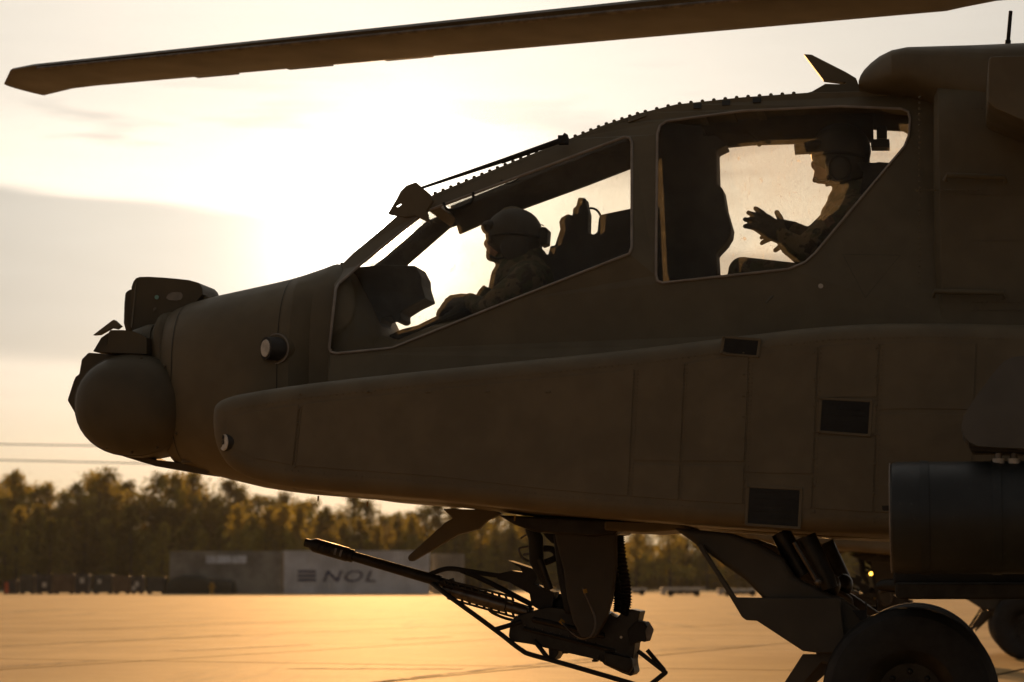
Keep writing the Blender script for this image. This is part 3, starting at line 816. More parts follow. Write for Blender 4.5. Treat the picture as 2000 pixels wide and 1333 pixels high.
def dense(loop, k=3):
    q = []
    for i, p in enumerate(loop):
        n = loop[(i + 1) % len(loop)]; q += [(p[0] + (n[0] - p[0]) * j / k, p[1] + (n[1] - p[1]) * j / k) for j in range(k)]
    return q
seal(dense(WF), YSIDE, False, CAN); seal(dense(WR), YSIDE, False, CAN)
def YPANE(px, py):
    u, s = interp(px, YU), interp(px, YS); v = (py - u) / (s - u)
    return YC - interp(v, [(0, .205), (.13, .265), (1, .51), (1.6, .555)])
def pane(loop, m, mir=False, t=.006, off=.012):
    return hp(MB().plate(loop, lambda a, c: YPANE(a, c) + off, t, mirror=mir), 'window_pane', m)
pane(WF, GLASS)['label'] = 'clear front cockpit side window'
pane(WR, GLASS)['label'] = 'rear cockpit side window seen from outside'
pane(WF, GLASS, True)['label'] = 'far front cockpit side window'
pane(WR, DUSTY, True)['label'] = 'dusty scratched far rear cockpit window'
# bolts on both top rails
bolt = mesh(*(lambda q: (q.v, q.f))(MB().ball((0, 0, 0), (.0085, .0085, .0075), 8, 6))); bolt.materials.append(PAINT)
bx = 850
while bx < 1560:
    for mir, par in ((False, CAN), (True, CANF)):
        y_ = interp(bx, YU); p = V(bx, y_ - .5, YSIDE(bx, y_) + .01)
        if mir: p.y = 2 * YC - p.y
        o = bpy.data.objects.new('bolt', bolt); COL.objects.link(o); o.parent = par; o.location = p
    bx += 15.2 if bx < 1250 else 22.3
for q in ((655, 528), (662, 521), (668, 516)): 
    o = bpy.data.objects.new('bolt', bolt); COL.objects.link(o); o.parent = CAN; o.location = V(q[0], q[1], YSIDE(*q) + .01)
# far rail inner trim makes the rail deeper on the inside
FT = [(848, 379), (1110, 272), (1250, 221), (1320, 204), (1450, 190), (1580, 181), (1700, 178)]
trim = FT + [(1700, 236), (1580, 238), (1450, 243), (1320, 256), (1250, 272), (1110, 325), (1000, 366), (900, 404), (852, 425)]
hp(MB().plate(trim, lambda a, c: YSIDE(a, c) + .024, .03, mirror=True), 'rail_trim', INNER, None, .003)
# windscreen: posts are in the side frames; top crossbar, base frame, glass
def bridge(name, m, near, t, par=None):
    a = [V(x, y, YSIDE(x, y)) for x, y in near]; vs = []
    for p in a: vs.append(p)
    for p in a: vs.append(Vector((p.x, 2 * YC - p.y, p.z)))
    n = len(a); fs = [tuple(range(n)), tuple(range(n, 2 * n))] + [(i, (i + 1) % n, n + (i + 1) % n, n + i) for i in range(n)]
    return hp(MB().add(vs, fs), name, m, None, t)
bridge('windscreen_header', PAINT, [(826, 396), (842, 386), (850, 398), (836, 412)], .003)
bridge('windscreen', GLASS, [(690, 500), (828, 390), (829, 392), (691, 502)], 0)
bridge('roof_pane', GLASS, [(850, 384), (1110, 277), (1240, 228), (1240, 230), (1110, 279), (850, 386)], 0)
bridge('roof_rib', PAINT, [(1226, 232), (1262, 219), (1262, 227), (1226, 240)], .003)
for x in (1362, 1418, 1478):
    bridge('roof_rib', INNER, [(x - 8, interp(x, YU) + 3), (x + 8, interp(x, YU) + 2), (x + 8, interp(x, YU) + 12), (x - 8, interp(x, YU) + 13)], .002)
# roof skin over the rear cockpit, glazed along the near edge
rs = MB(); rv = []
for x in (1262, 1320, 1450, 1580, 1700, 1840):
    y_ = interp(x, YU) + 3; p = V(x, y_, YSIDE(x, y_)); rv.append(p)
vs, fs = [], []
for p in rv: vs += [Vector((p.x, 9.93, p.z + .012)), Vector((p.x, 20 - p.y - .004, p.z)), Vector((p.x, 9.93, p.z - .004)), Vector((p.x, 20 - p.y - .004, p.z - .016))]
for i in range(len(rv) - 1):
    a, c = 4 * i, 4 * i + 4; fs += [(a, a + 1, c + 1, c), (a + 2, a + 3, c + 3, c + 2), (a, a + 2, c + 2, c), (a + 1, a + 3, c + 3, c + 1)]
hp(MB().add(vs, fs), 'roof_skin', INNER)
vs, fs = [], []
for p in rv: vs += [Vector((p.x, p.y + .01, p.z)), Vector((p.x, 9.93, p.z + .01))]
fs = [(2 * i, 2 * i + 1, 2 * i + 3, 2 * i + 2) for i in range(3)]
hp(MB().add(vs, fs), 'roof_pane', DUSTY)
fs = [(2 * i, 2 * i + 1, 2 * i + 3, 2 * i + 2) for i in range(3, len(rv) - 1)]
hp(MB().add(vs, fs), 'roof_skin', INNER)
# wire cutters, wiper, grab handle
hp(MB().plate([(812, 356), (839, 379), (846, 392), (833, 412), (839, 436), (811, 422), (790, 425), (757, 418), (775, 388), (782, 374), (793, 363)], 9.70, .03, [[(771, 402), (777, 405), (784, 400), (784, 397), (779, 397)]]), 'wire_cutter', PAINT, None, .003)
hp(MB().plate([(1570, 106), (1585, 107), (1652, 141), (1672, 153), (1684, 184), (1560, 186), (1586, 179), (1612, 164), (1647, 165), (1647, 161), (1608, 156)], 9.97, .05, [[(1648, 166), (1652, 164), (1651, 160), (1648, 161)]]), 'wire_cutter', PAINT, None, .003)
w = MB().tube([V(822, 368, 9.72), V(980, 315, 9.72), V(1098, 273, 9.72)], [.006, .010, .011], 8); w.tube([V(980, 318, 9.72), V(1100, 276, 9.72)], .006, 6); w.tube([V(1096, 278, 9.72), V(1106, 262, 9.72)], [.014, .010], 8); w.box(V(1100, 274, 9.73), (.02, .02, .018))
hp(w, 'windscreen_wiper', BLACK, 40)
hp(MB().tube(chaikin3([V(866, 396, 9.72), V(870, 408, 9.72), V(882, 412, 9.72), V(912, 401, 9.72), V(925, 392, 9.72), V(924, 376, 9.72)], 3), .0065, 7), 'grab_handle', BLACK, 60)
hp(MB().tube(chaikin3([V(978, 352, 9.75), V(992, 360, 9.75), V(1008, 355, 9.75), V(1020, 340, 9.75)], 3), .003, 6), 'cable', BLACK, 60)
# cockpit furniture
hp(MB().plate([(668, 570), (715, 534), (770, 529), (831, 531), (842, 552), (843, 568), (851, 594), (826, 606), (802, 621), (803, 633), (798, 637), (790, 637), (784, 628), (766, 632), (764, 640), (768, 656), (690, 690), (690, 600)], 10.04, -.20), 'instrument_panel', INNER, None, .01)
hp(MB().plate([(768, 660), (793, 648), (824, 640), (865, 620), (905, 603), (960, 600), (1000, 640), (800, 700), (760, 690)], 10.02, -.10), 'side_console', INNER, None, .01)
hp(MB().plate([(1290, 250), (1380, 262), (1382, 279), (1405, 277), (1427, 297), (1406, 307), (1408, 372), (1418, 380), (1424, 417), (1435, 455), (1433, 470), (1424, 485), (1406, 504), (1408, 540), (1400, 580), (1300, 580), (1290, 540), (1290, 300)], 10.06, -.16), 'instrument_panel', INNER, None, .008)
# front seat, headrest and bulkhead between the cockpits
ST = hp(MB().plate([(1136, 393), (1150, 394), (1152, 407), (1156, 423), (1155, 461), (1166, 465), (1173, 460), (1176, 432), (1182, 426), (1230, 416), (1268, 408), (1268, 620), (1040, 640), (1050, 540), (1060, 500), (1078, 504), (1082, 487), (1091, 486), (1096, 470), (1101, 455), (1099, 440), (1103, 432), (1110, 428), (1116, 425), (1125, 428), (1126, 414), (1132, 410)], 10.02, -.10), 'crew_seat', INNER, None, .006)
hp(MB().tube(chaikin3([V(1152, 407, 9.95), V(1162, 408, 9.95), V(1170, 415, 9.95), V(1175, 427, 9.95)], 2), .005, 6), 'hose', BLACK, 60)
hp(MB().plate([(1690, 362), (1698, 345), (1720, 340), (1800, 346), (1850, 348), (1850, 560), (1660, 600), (1680, 420)], 10.15, -.30), 'crew_seat', INNER, None, .02)
s = MB().plate([(1712, 246), (1732, 246), (1732, 270), (1712, 270)], 9.9, .06); s.plate([(1701, 272), (1737, 272), (1737, 287), (1701, 287)], 9.88, .10); hp(s, 'overhead_lamp', BLACK, None, .003)
b = MB().tube([V(1462, 262, 9.95), V(1473, 270, 9.95), V(1482, 281, 9.95)], .006, 7); b.ball(V(1483, 282, 9.95), .011); hp(b, 'map_light', BLACK, 40)

# --- night vision turret above the nose
NV = hp(MB().plate(smoothpoly([(255, 566), (262, 545), (276, 540), (330, 543), (383, 549), (396, 562), (395, 580), (360, 606), (334, 638), (300, 660), (254, 660)], 1), 9.80, .24), 'night_vision_turret', TURRET, 40, .018, 4)
hp(MB().plate(smoothpoly([(242, 576), (248, 567), (262, 563), (262, 650), (240, 650)], 1), 9.86, .34), 'turret_window_housing', TURRET, None, .01)
hp(MB().plate([(392, 590), (396, 578), (414, 580), (425, 585), (430, 596), (392, 604)], 9.84, .3), 'turret_fairing', PAINT, 40, .012)
hp(MB().plate([(264, 556), (267, 548), (258, 640), (255, 640)], 9.795, .01), 'turret_edge', COLLAR)
e = MB().tube([V(306, 581, 9.797), V(306, 581, 9.79)], .0095, 14); hp(e, 'cyan_disc', mat('cyan_grey', (0.22, 0.46, 0.44), 0.25, 0, 0.1, 5.0))  # small cyan grey disc set on the turret face
hp(MB().plate(smoothpoly([(322, 586), (330, 572), (352, 570), (358, 578), (352, 588)], 1), 9.797, .008), 'sensor_window', mat('grey_window', (0.20, 0.18, 0.15), 0.35, 0, 0.15, 20.0))
hp(MB().plate([(299, 603), (304, 600), (306, 603), (300, 609)], 9.797, .008), 'chipped_marking', COLLAR)
# --- target sight turret on the nose
YK = MB().loft([sel(283, 662, 694, .27, 5), sel(300, 652, 712, .29, 5), sel(322, 642, 726, .31, 4), sel(336, 640, 732, .30, 4)])
hp(YK, 'turret_collar', COLLAR, 32)
hp(MB().plate([(212, 650), (216, 645), (240, 645), (262, 648), (286, 660), (286, 692), (240, 690), (196, 688), (194, 675), (211, 673)], 9.62, .76), 'turret_yoke', TURRET, None, .006)
hp(MB().plate([(211, 650), (197, 660), (181, 687), (196, 688), (210, 676)], 9.80, .4), 'turret_yoke', TURRET, None, .004)
hp(MB().plate([(181, 655), (219, 626), (223, 625), (236, 637), (228, 643), (217, 641), (194, 654)], 9.78, .03), 'deflector_blade', PAINT, None, .002)
drum = []
for k in range(40):
    a = 2 * math.pi * k / 40; c, s_ = math.cos(a), math.sin(a)
    rx = 113; ry = 100
    drum.append((258 + rx * math.copysign(abs(c) ** .95, c) + 6 * (s_ < 0) * abs(s_) * 0 , 792 - ry * math.copysign(abs(s_) ** .95, s_)))
def dome(y0, depth, sc=1.0):
    c = V(258, 792, 9.62); base = [V(x, y, 9.62) for x, y in drum]
    prof = [(1.0, .24), (1.0, .06), (.992, .02), (.965, -.015), (.91, -.05), (.82, -.085), (.68, -.115), (.48, -.137), (.25, -.149), (.03, -.152)]
    secs = []
    for k, yy in prof: secs.append([Vector((c.x + (p.x - c.x) * k, 9.62 + yy, c.z + (p.z - c.z) * k)) for p in base])
    return MB().loft(secs)
SG = hp(dome(0, 0), 'sight_drum', TURRET, 50)
hp(MB().tube([V(258 + (x - 258) * .985, 792 + (y - 792) * .985, 9.63) + Vector((0, .0, 0)) for x, y in drum], .004, 6, closed=True), 'drum_seam', TURRET, 60, parent=SG).location = (0, 0, 0)
for k in range(3, 40, 3):
    x, y = drum[k]; o_ = hp(MB().ball(V(258 + (x - 258) * .93, 792 + (y - 792) * .93, 9.575), .006, 8, 6), 'bolt', TURRET, 60, parent=SG); o_.location = (0, 0, 0)
hp(MB().plate([(131, 782), (143, 745), (147, 736), (154, 731), (159, 702), (172, 689), (240, 694), (280, 694), (290, 760), (282, 840), (215, 862), (170, 850)], 9.72, .42), 'sight_body', TURRET, None, .006)
hp(MB().plate([(300, 694), (330, 728), (348, 760), (366, 800), (371, 846), (340, 800), (300, 750)], 9.66, .3), 'sight_bracket', TURRET, None, .01)
hp(MB().plate([(212, 876), (228, 885), (232, 889), (247, 894), (303, 911), (360, 921), (400, 928), (420, 915), (372, 900), (357, 904), (299, 898), (270, 886)], 9.76, .22), 'chin_fairing', TURRET, None, .004)
hp(MB().plate([(359, 864), (369, 864), (372, 848), (385, 846), (385, 905), (354, 906), (354, 900), (358, 896)], 9.70, .16), 'nose_bracket', PAINT, None, .003)

# --- belly details
hp(MB().plate([(864, 994), (884, 1013), (870, 1020), (797, 1086), (796, 1092), (800, 1097), (806, 1096), (895, 1044), (934, 1034), (951, 1017), (980, 1004), (960, 996)], 9.96, .045), 'wire_cutter', PAINT, None, .006)
for (x, y) in ((622, 972), (718, 983), (1006, 1010)):
    hp(MB().tube([V(x, y - 3, 9.75), V(x - 1, y + 8, 9.75)], [.0045, .003], 6), 'drain_tube', YELLOW, 60)
hp(MB().plate([(1180, 1018), (1330, 1024), (1345, 1034), (1260, 1040), (1180, 1036)], 9.7, .6), 'belly_fairing', PAINT, None, .01)

# --- chain gun
GUN = hp(MB().plate([(1010, 1012), (1240, 1022), (1232, 1046), (1190, 1052), (1080, 1044), (1040, 1030)], 10.2, -.45), 'cannon', METAL, None, .01)
def gp(mb, name, m=METAL, smooth=None, bevel=0.0, seg=2):
    o = hp(mb, name, m, smooth, bevel, seg, parent=GUN); o.location = (0, 0, 0); return o
G = lambda x, y, Y=10.0: V(x, y, Y)
def along(a, b, f): return a.lerp(b, f)
A0, A1 = G(596, 1060), G(852, 1134)
gp(MB().tube([A0, along(A0, A1, .035), along(A0, A1, .05), along(A0, A1, .075), along(A0, A1, .33), along(A0, A1, .335), along(A0, A1, .37), along(A0, A1, .372)], [.019, .019, .0235, .031, .031, .028, .028, .0225], 20), 'muzzle_brake', METAL, 35)
ax = (A1 - A0).normalized(); upv = ax.cross(Vector((0, 1, 0))).normalized()
if upv.z < 0: upv = -upv
for k in range(5):
    c = along(A0, A1, .115 + .043 * k)
    sl = MB().box((0, 0, 0), (.0045, .0022, .015), Matrix((ax, Vector((0, 1, 0)), upv)).transposed()); sl.v = [v + c + Vector((0, -.0305, 0)) for v in sl.v]
    gp(sl, 'port_slot', STEEL if k > 2 else BLACK)
gp(MB().tube([along(A0, A1, .36), A1], [.0215, .0245], 18), 'barrel', METAL, 40)
gp(MB().tube([A1, along(A0, A1, 1.03), along(A0, A1, 1.031), G(1040, 1196)], [.026, .026, .020, .020], 14), 'barrel', METAL, 40)
B0, B1 = G(864, 1150, 9.93), G(1030, 1196, 9.93)
gp(MB().tube([B0, along(B0, B1, .12), along(B0, B1, .13), along(B0, B1, .30), along(B0, B1, .305), along(B0, B1, .75), along(B0, B1, .76), B1], [.014, .014, .026, .026, .028, .028, .022, .022], 16), 'recoil_tube', STEEL, 35)
for (a, c_, w) in (((868, 1133), (1000, 1166), 5), ((872, 1160), (1015, 1200), 5)):
    gp(MB().tube([G(a[0], a[1], 9.92), G(c_[0], c_[1], 9.92)], .005, 6), 'cradle_rail', METAL)
    gp(MB().tube([G(a[0] + 2, a[1] + 9, 9.92), G(c_[0] + 2, c_[1] + 9, 9.92)], .005, 6), 'cradle_rail', METAL)
    for k in range(11):
        f = k / 10; x, y = a[0] + (c_[0] - a[0]) * f, a[1] + (c_[1] - a[1]) * f
        gp(MB().tube([G(x, y, 9.92), G(x + 3, y + 9, 9.92)], .0055, 5), 'cradle_rung', METAL)
gp(MB().tube([G(878, 1132), G(884, 1150)], [.02, .02], 10), 'clamp', METAL)
gp(MB().tube(chaikin3([G(838, 1123), G(862, 1113), G(880, 1110), G(915, 1116), G(965, 1124), G(1010, 1128)], 2), .0105, 8), 'guard_frame', BLACK, 50)
gp(MB().tube(chaikin3([G(900, 1114), G(940, 1130), G(1040, 1182)], 1), .0115, 8), 'guard_frame', BLACK, 50)
gp(MB().plate([(967, 1122), (999, 1115), (1020, 1118), (1016, 1110), (996, 1097), (992, 1095), (1049, 1114), (1048, 1130), (1042, 1142), (1062, 1148), (1082, 1157), (1079, 1188), (1066, 1200), (1038, 1182), (1034, 1160), (995, 1138), (972, 1132)], 9.93, .14), 'feeder', BLACK, None, .004)
LOW = [(842, 1140), (967, 1230), (1022, 1274), (1040, 1280), (1082, 1291), (1230, 1334), (1262, 1344), (1300, 1314)]
for Yo in (9.86, 10.14):
    gp(MB().tube([G(842, 1138, 10)] + chaikin3([G(x, y, Yo) for x, y in LOW], 1)[1:], .0105, 8), 'guard_frame', BLACK, 50)
    gp(MB().tube([G(1300, 1314, Yo), G(1246, 1272, Yo)], .0095, 8), 'guard_strut', BLACK, 50)
gp(MB().tube([G(1298, 1310, 10.14), G(1264, 1270, 10.14)], .0095, 8), 'guard_strut', BLACK, 50)
gp(MB().tube([G(967, 1230, 9.86), G(1018, 1215, 9.9)], .0105, 8), 'guard_strut', BLACK, 50)
gp(MB().tube([G(1044, 1252, 9.9), G(1072, 1288, 9.86)], .010, 8), 'guard_strut', BLACK, 50)
gp(MB().tube([G(1300, 1314, 9.86), G(1300, 1314, 10.14)], .010, 8), 'guard_strut', BLACK, 50)
gp(MB().tube(chaikin3([G(1014, 1214), G(985, 1208), G(958, 1196), G(954, 1188), G(966, 1180), G(985, 1184)], 3), .0065, 7), 'hose', BLACK, 60)
gp(MB().plate([(1012, 1212), (1022, 1202), (1080, 1185), (1110, 1188), (1190, 1192), (1216, 1206), (1230, 1190), (1243, 1189), (1261, 1193), (1256, 1213), (1252, 1250), (1246, 1290), (1250, 1311), (1243, 1318), (1226, 1312), (1192, 1296), (1185, 1288), (1160, 1282), (1088, 1266), (1048, 1256), (1012, 1251), (1008, 1240)], 10.08, -.18), 'receiver', METAL, None, .007)
gp(MB().plate([(1252, 1212), (1268, 1214), (1278, 1230), (1270, 1253), (1258, 1250), (1240, 1262), (1235, 1230)], 10.06, -.17), 'motor_housing', BLACK, None, .006)
gp(MB().plate([(1260, 1233), (1268, 1216), (1277, 1230), (1270, 1252), (1263, 1250)], 9.885, .006), 'motor_cover', STEEL, None, .002)
gp(MB().plate([(1192, 1270), (1246, 1282), (1248, 1300), (1240, 1314), (1194, 1296)], 10.07, -.20), 'receiver', METAL, None, .01)
for (x, y) in ((1104, 1268), (1162, 1284)):
    gp(MB().tube([G(x, y - 6, 9.95), G(x, y + 5, 9.95), G(x, y + 5.5, 9.95), G(x, y + 9, 9.95)], [.009, .009, .014, .013], 10), 'mount_bolt', METAL, 40)
for k in range(4): gp(MB().tube([G(1170 + k * 5, 1280 + k * 1.5, 9.9), G(1169 + k * 5, 1291 + k * 1.5, 9.9)], .0045, 6), 'mount_bolt', METAL)
gp(MB().plate([(1070, 1250), (1094, 1256), (1090, 1278), (1082, 1290), (1072, 1286)], 9.92, .16), 'cradle_lug', METAL, None, .004)
gp(MB().tube([G(1213, 1245, 9.897), G(1213, 1245, 9.888)], .006, 10), 'inspection_mark', PALE)
for k in range(7): gp(MB().tube([G(1011 + k * .2, 1215 + k * 5.4, 9.93), G(1006 + k * .2, 1215 + k * 5.4, 9.93)], .004, 6), 'bolt_head', METAL)
for k in range(9): gp(MB().ball(G(1026 + 17 * k, 1222 + 4.2 * k, 9.898), .0042, 6, 5), 'bolt_head', STEEL)
gp(MB().tube([G(1022, 1228, 9.89), G(1200, 1272, 9.89)], .008, 8), 'feed_link', METAL)
gp(MB().tube([G(1040, 1210, 9.89), G(1180, 1243, 9.89)], .012, 8), 'feed_link', METAL)
fork = [(1080, 1030), (1088, 1066), (1100, 1112), (1107, 1170), (1119, 1214), (1132, 1243), (1148, 1248), (1164, 1245), (1184, 1210), (1196, 1170), (1204, 1100), (1203, 1040)]
gp(MB().plate(fork, 9.80, .05), 'turret_fork', DIMMED, None, .008)
gp(MB().plate([(1096, 1030), (1204, 1040), (1200, 1120), (1192, 1190), (1120, 1200), (1106, 1120)], 10.12, -.26), 'turret_column', BLACK, None, .02)
def ribbed(pts, r, n, rib=.004):
    q = chaikin3(pts, 3); L = []
    for k in range(n + 1):
        f = k / n * (len(q) - 1); i = min(int(f), len(q) - 2); L.append(q[i].lerp(q[i + 1], f - i))
    return MB().tube(L, [r + (rib if k % 2 else -rib) for k in range(n + 1)], 10)
gp(ribbed([G(1209, 1046, 9.9), G(1212, 1090, 9.9), G(1222, 1140, 9.9), G(1224, 1180, 9.9), G(1216, 1200, 9.9)], .022, 62), 'ammunition_chute', BLACK, 25)
gp(ribbed([G(1196, 1060, 10.05), G(1196, 1110, 10.05), G(1208, 1160, 10.05), G(1206, 1196, 10.05)], .020, 56), 'ammunition_chute', BLACK, 25)
gp(MB().tube([G(1036, 1030, 9.9), G(1046, 1050, 9.9), G(1048, 1096, 9.9), G(1072, 1150, 9.9)], [.026, .032, .032, .016], 12), 'actuator', BLACK, 40)
gp(MB().tube([G(1054, 1092, 9.88), G(1075, 1152, 9.88)], .015, 10), 'actuator', METAL, 40)
gp(MB().ball(G(1039, 1028, 9.9), .022), 'pivot', BLACK, 60)
gp(MB().plate([(1052, 1030), (1086, 1030), (1090, 1064), (1078, 1062), (1066, 1050)], 9.9, .1), 'pivot_bracket', BLACK, None, .004)
gp(MB().tube(chaikin3([G(1034, 1068), G(1016, 1070), G(1013, 1074), G(1018, 1088), G(1028, 1096), G(1050, 1098), G(1064, 1096)], 3), .005, 7), 'hose', STEEL, 60)
gp(MB().tube(chaikin3([G(1062, 1072), G(1078, 1072), G(1088, 1082), G(1084, 1092), G(1062, 1100)], 3), .014, 8), 'hose', BLACK, 60)
gp(MB().tube([G(1017, 1052), G(1026, 1046), G(1036, 1042)], .004, 6), 'lever', STEEL)
gp(MB().tube([G(1022, 1084), G(1036, 1081)], .005, 6), 'lever', STEEL)
gp(MB().ball(G(1097, 1182), (.038, .038, .036)), 'knuckle', BLACK, 60)
gp(MB().tube([G(1097, 1168), G(1097, 1160)], [.02, .012], 10), 'knuckle', STEEL)
gp(MB().tube(chaikin3([G(1138, 1148, 9.64), G(1142, 1158, 9.64), G(1152, 1180, 9.64), G(1165, 1212, 9.64), G(1158, 1242, 9.64), G(1138, 1250, 9.64), G(1118, 1238, 9.7), G(1098, 1216, 9.8)], 3), .0045, 6), 'cable', STEEL, 60)
gp(MB().tube([G(1142, 1151, 9.638), G(1144, 1159, 9.638)], .009, 8), 'cable_tie', YELLOW)
gp(MB().tube([G(1094, 1212, 9.82), G(1101, 1218, 9.82)], .010, 8), 'cable_tie', YELLOW)

# --- landing gear (near and far leg)
def leg(mir):
    T = mirrored if mir else (lambda q: q)
    yn = 9.24
    root = hp(T(MB().plate([(1312, 1030), (1428, 1042), (1482, 1062), (1530, 1090), (1552, 1128), (1600, 1150), (1640, 1170), (1650, 1280), (1568, 1250), (1488, 1167), (1457, 1135), (1381, 1080)], yn, .20)), 'landing_gear', DIMMED, None, .02)
    def lp(mb, name, m=DIMMED, smooth=None, bevel=0.0): o = hp(T(mb), name, m, smooth, bevel, parent=root); o.location = (0, 0, 0); return o
    Lg = lambda x, y, Y=yn + .1: V(x, y, Y)
    lp(MB().plate([(1360, 1064), (1372, 1062), (1380, 1080), (1437, 1167), (1500, 1168), (1640, 1168), (1652, 1276), (1600, 1276), (1568, 1272), (1478, 1213), (1458, 1212), (1449, 1206), (1424, 1164)], yn - .03, .045), 'gear_door', DIMMED, None, .005)
    lp(MB().tube([Lg(1524, 1040), Lg(1570, 1124)], [.040, .040], 16), 'shock_strut', METAL, 40)
    lp(MB().tube([Lg(1572, 1050, yn), Lg(1612, 1128, yn), Lg(1620, 1150, yn)], [.045, .038, .034], 16), 'shock_strut', METAL, 40)
    lp(MB().tube([Lg(1551, 1060, yn - .05), Lg(1594, 1132, yn - .05)], .010, 8), 'hydraulic_line', STEEL, 40)
    lp(MB().ball(Lg(1598, 1137, yn - .05), (.016, .016, .016)), 'fitting', STEEL, 60)
    lp(MB().ball(Lg(1622, 1144), (.04, .05, .05)), 'pivot', METAL, 60)
    lp(MB().plate([(1628, 1160), (1640, 1166), (1740, 1235), (1760, 1300), (1700, 1330), (1640, 1260)], yn + .02, .12), 'trailing_arm', DIMMED, None, .015)
    lp(MB().plate([(1664, 1192), (1690, 1192), (1690, 1176), (1693, 1176), (1693, 1212), (1680, 1212)], yn, .03), 'bracket', BLACK, None, .002)
    lp(MB().plate([(1568, 1278), (1600, 1278), (1608, 1290), (1560, 1345), (1505, 1390), (1498, 1386)], yn, .03), 'deflector_blade', DIMMED, None, .002)
    lp(MB().plate([(1604, 1290), (1625, 1296), (1612, 1312), (1540, 1380), (1532, 1374)], yn + .04, .03), 'deflector_blade', DIMMED, None, .002)
    lp(MB().plate([(1596, 1272), (1655, 1262), (1660, 1300), (1604, 1296), (1592, 1280)], yn, .1), 'bracket', DIMMED, None, .01)
    # wheel
    c = V(1778, 1345, 9.0); c.z = 0.326; prof = [(.0, -.115), (.15, -.115), (.17, -.11), (.20, -.122), (.26, -.128), (.295, -.118), (.317, -.09), (.326, -.045), (.327, 0), (.326, .045), (.317, .09), (.295, .118), (.26, .128), (.20, .122), (.17, .11)]
    def lathe(pr, seg=56):
        mb = MB(); secs = []
        for k in range(seg):
            a = 2 * math.pi * k / seg; secs.append([c + Vector((r * math.cos(a), y + .05, r * math.sin(a))) for r, y in pr])
        vs = [p for s_ in secs for p in s_]; n = len(pr)
        mb.add(vs, [(i * n + j, i * n + j + 1, ((i + 1) % seg) * n + j + 1, ((i + 1) % seg) * n + j) for i in range(seg) for j in range(n - 1)])
        return mb
    tyre = lathe(prof[2:]); lp(tyre, 'tyre', RUBBER, 35)
    for gy in (-.06, -.02, .02, .06):
        lp(lathe([(.3285 - abs(gy) * .08, gy - .008), (.3300 - abs(gy) * .08, gy - .006), (.3300 - abs(gy) * .08, gy + .006), (.3285 - abs(gy) * .08, gy + .008)]), 'tread_rib', RUBBER, 35)
    lp(lathe([(.001, -.10), (.05, -.10), (.055, -.07), (.12, -.075), (.15, -.10), (.172, -.11), (.172, .10), (.001, .10)], 40), 'rim', METAL, 35)
    for k in range(8):
        a = 2 * math.pi * k / 8; lp(MB().ball(c + Vector((.09 * math.cos(a), -.025, .09 * math.sin(a))), .011, 8, 6), 'wheel_bolt', METAL, 60)
    return root
LEG = leg(False); leg(True)

# --- stub wing, pylon, stores
wing = MB()
def wsec(y, x0, x1, z, th): 
    out = []
    for k in range(16):
        a = 2 * math.pi * k / 16; cx = (x0 + x1) / 2; out.append(Vector((cx + (x1 - x0) / 2 * math.cos(a), y, z + th * math.sin(a) * (1 - .35 * math.cos(a)))))
    return out
zx0 = V(1990, 800, 9.0).x
wz = V(1990, 800, 8.6).z
wing.loft([wsec(9.5, 2.2, 3.1, wz, .10), wsec(8.2, 2.32, 3.05, wz - .02, .075), wsec(7.4, 2.4, 3.0, wz - .04, .05)])
hp(wing, 'stub_wing', PAINT, 32, both=True)
pyl = smoothpoly([(1878, 826), (1884, 806), (1952, 712), (1976, 697), (2010, 694), (2300, 694), (2320, 880), (1920, 876), (1892, 864), (1882, 850)], 2)
PY = hp(MB().plate(pyl, 8.14, .26), 'weapon_pylon', mat('pylon_paint', (0.10, 0.095, 0.085), 0.6, 0, 0.15, 4.0), 45, .04, 5, both=True)
hp(MB().plate([(1890, 862), (2300, 872), (2300, 893), (1900, 884)], 8.20, .16), 'pylon_foot', METAL, None, .008)
for x in (1950, 1980, 2100):
    hp(MB().tube([V(x, 882, 8.22), V(x, 908, 8.22)], .0125, 10), 'sway_brace', STEEL, 40)
    hp(MB().tube([V(x, 896, 8.22), V(x, 906, 8.22)], .020, 10), 'sway_brace', PALE if x < 2000 else STEEL, 40)

POD = rooted('rocket_pod', (V(1740, 1012, 8.27).x, 8.27, V(1740, 1012, 8.27).z - .2))
tag(POD, 'dark cylindrical rocket launcher pod hanging below the pylon at right edge', 'rocket pod')
def pp(mb, name, m, smooth=None, bevel=0.0, parent=None):
    o = mb.build(name, m, parent or POD, smooth, bevel); return o
PODM = mat('pod_paint', (0.020, 0.022, 0.022), 0.45, 0, 0.25, 5.0, wear=(0.075, 0.08, 0.08))
pr = .193; pa = V(1741, 1012, 8.27); pz = V(1741, 1012, 8.27)
ex = Vector((1, 0, 0))
pp(MB().tube([pa, pa + ex * .006, pa + ex * .02, pa + ex * 1.62], [pr - .012, pr - .004, pr, pr], 44), 'shell', PODM, 35)
pp(MB().tube([pa - ex * .002 + Vector((0, math.cos(2 * math.pi * k / 44) * (pr - .004), math.sin(2 * math.pi * k / 44) * (pr - .004))) for k in range(44)], .0020, 6, closed=True), 'chipped_rim', SEAL, 60)
k = 0
for rr_, n_ in ((0, 1), (.072, 6), (.140, 12)):
    for i in range(n_):
        a = 2 * math.pi * i / n_; c = pa + Vector((-.004, rr_ * math.cos(a), rr_ * math.sin(a))); pp(MB().tube([c, c + ex * .008], .033, 14), 'launch_tube', BLACK, 40)
for x in (.10, .34, 1.1): pp(MB().tube([pa + ex * x + Vector((0, 0, 0)), pa + ex * (x + .03)], pr + .004, 44), 'band', PODM, 35)
pp(MB().plate([(1722, 988), (1741, 988), (1741, 998), (1724, 998)], 8.25, .03), 'connector', METAL)

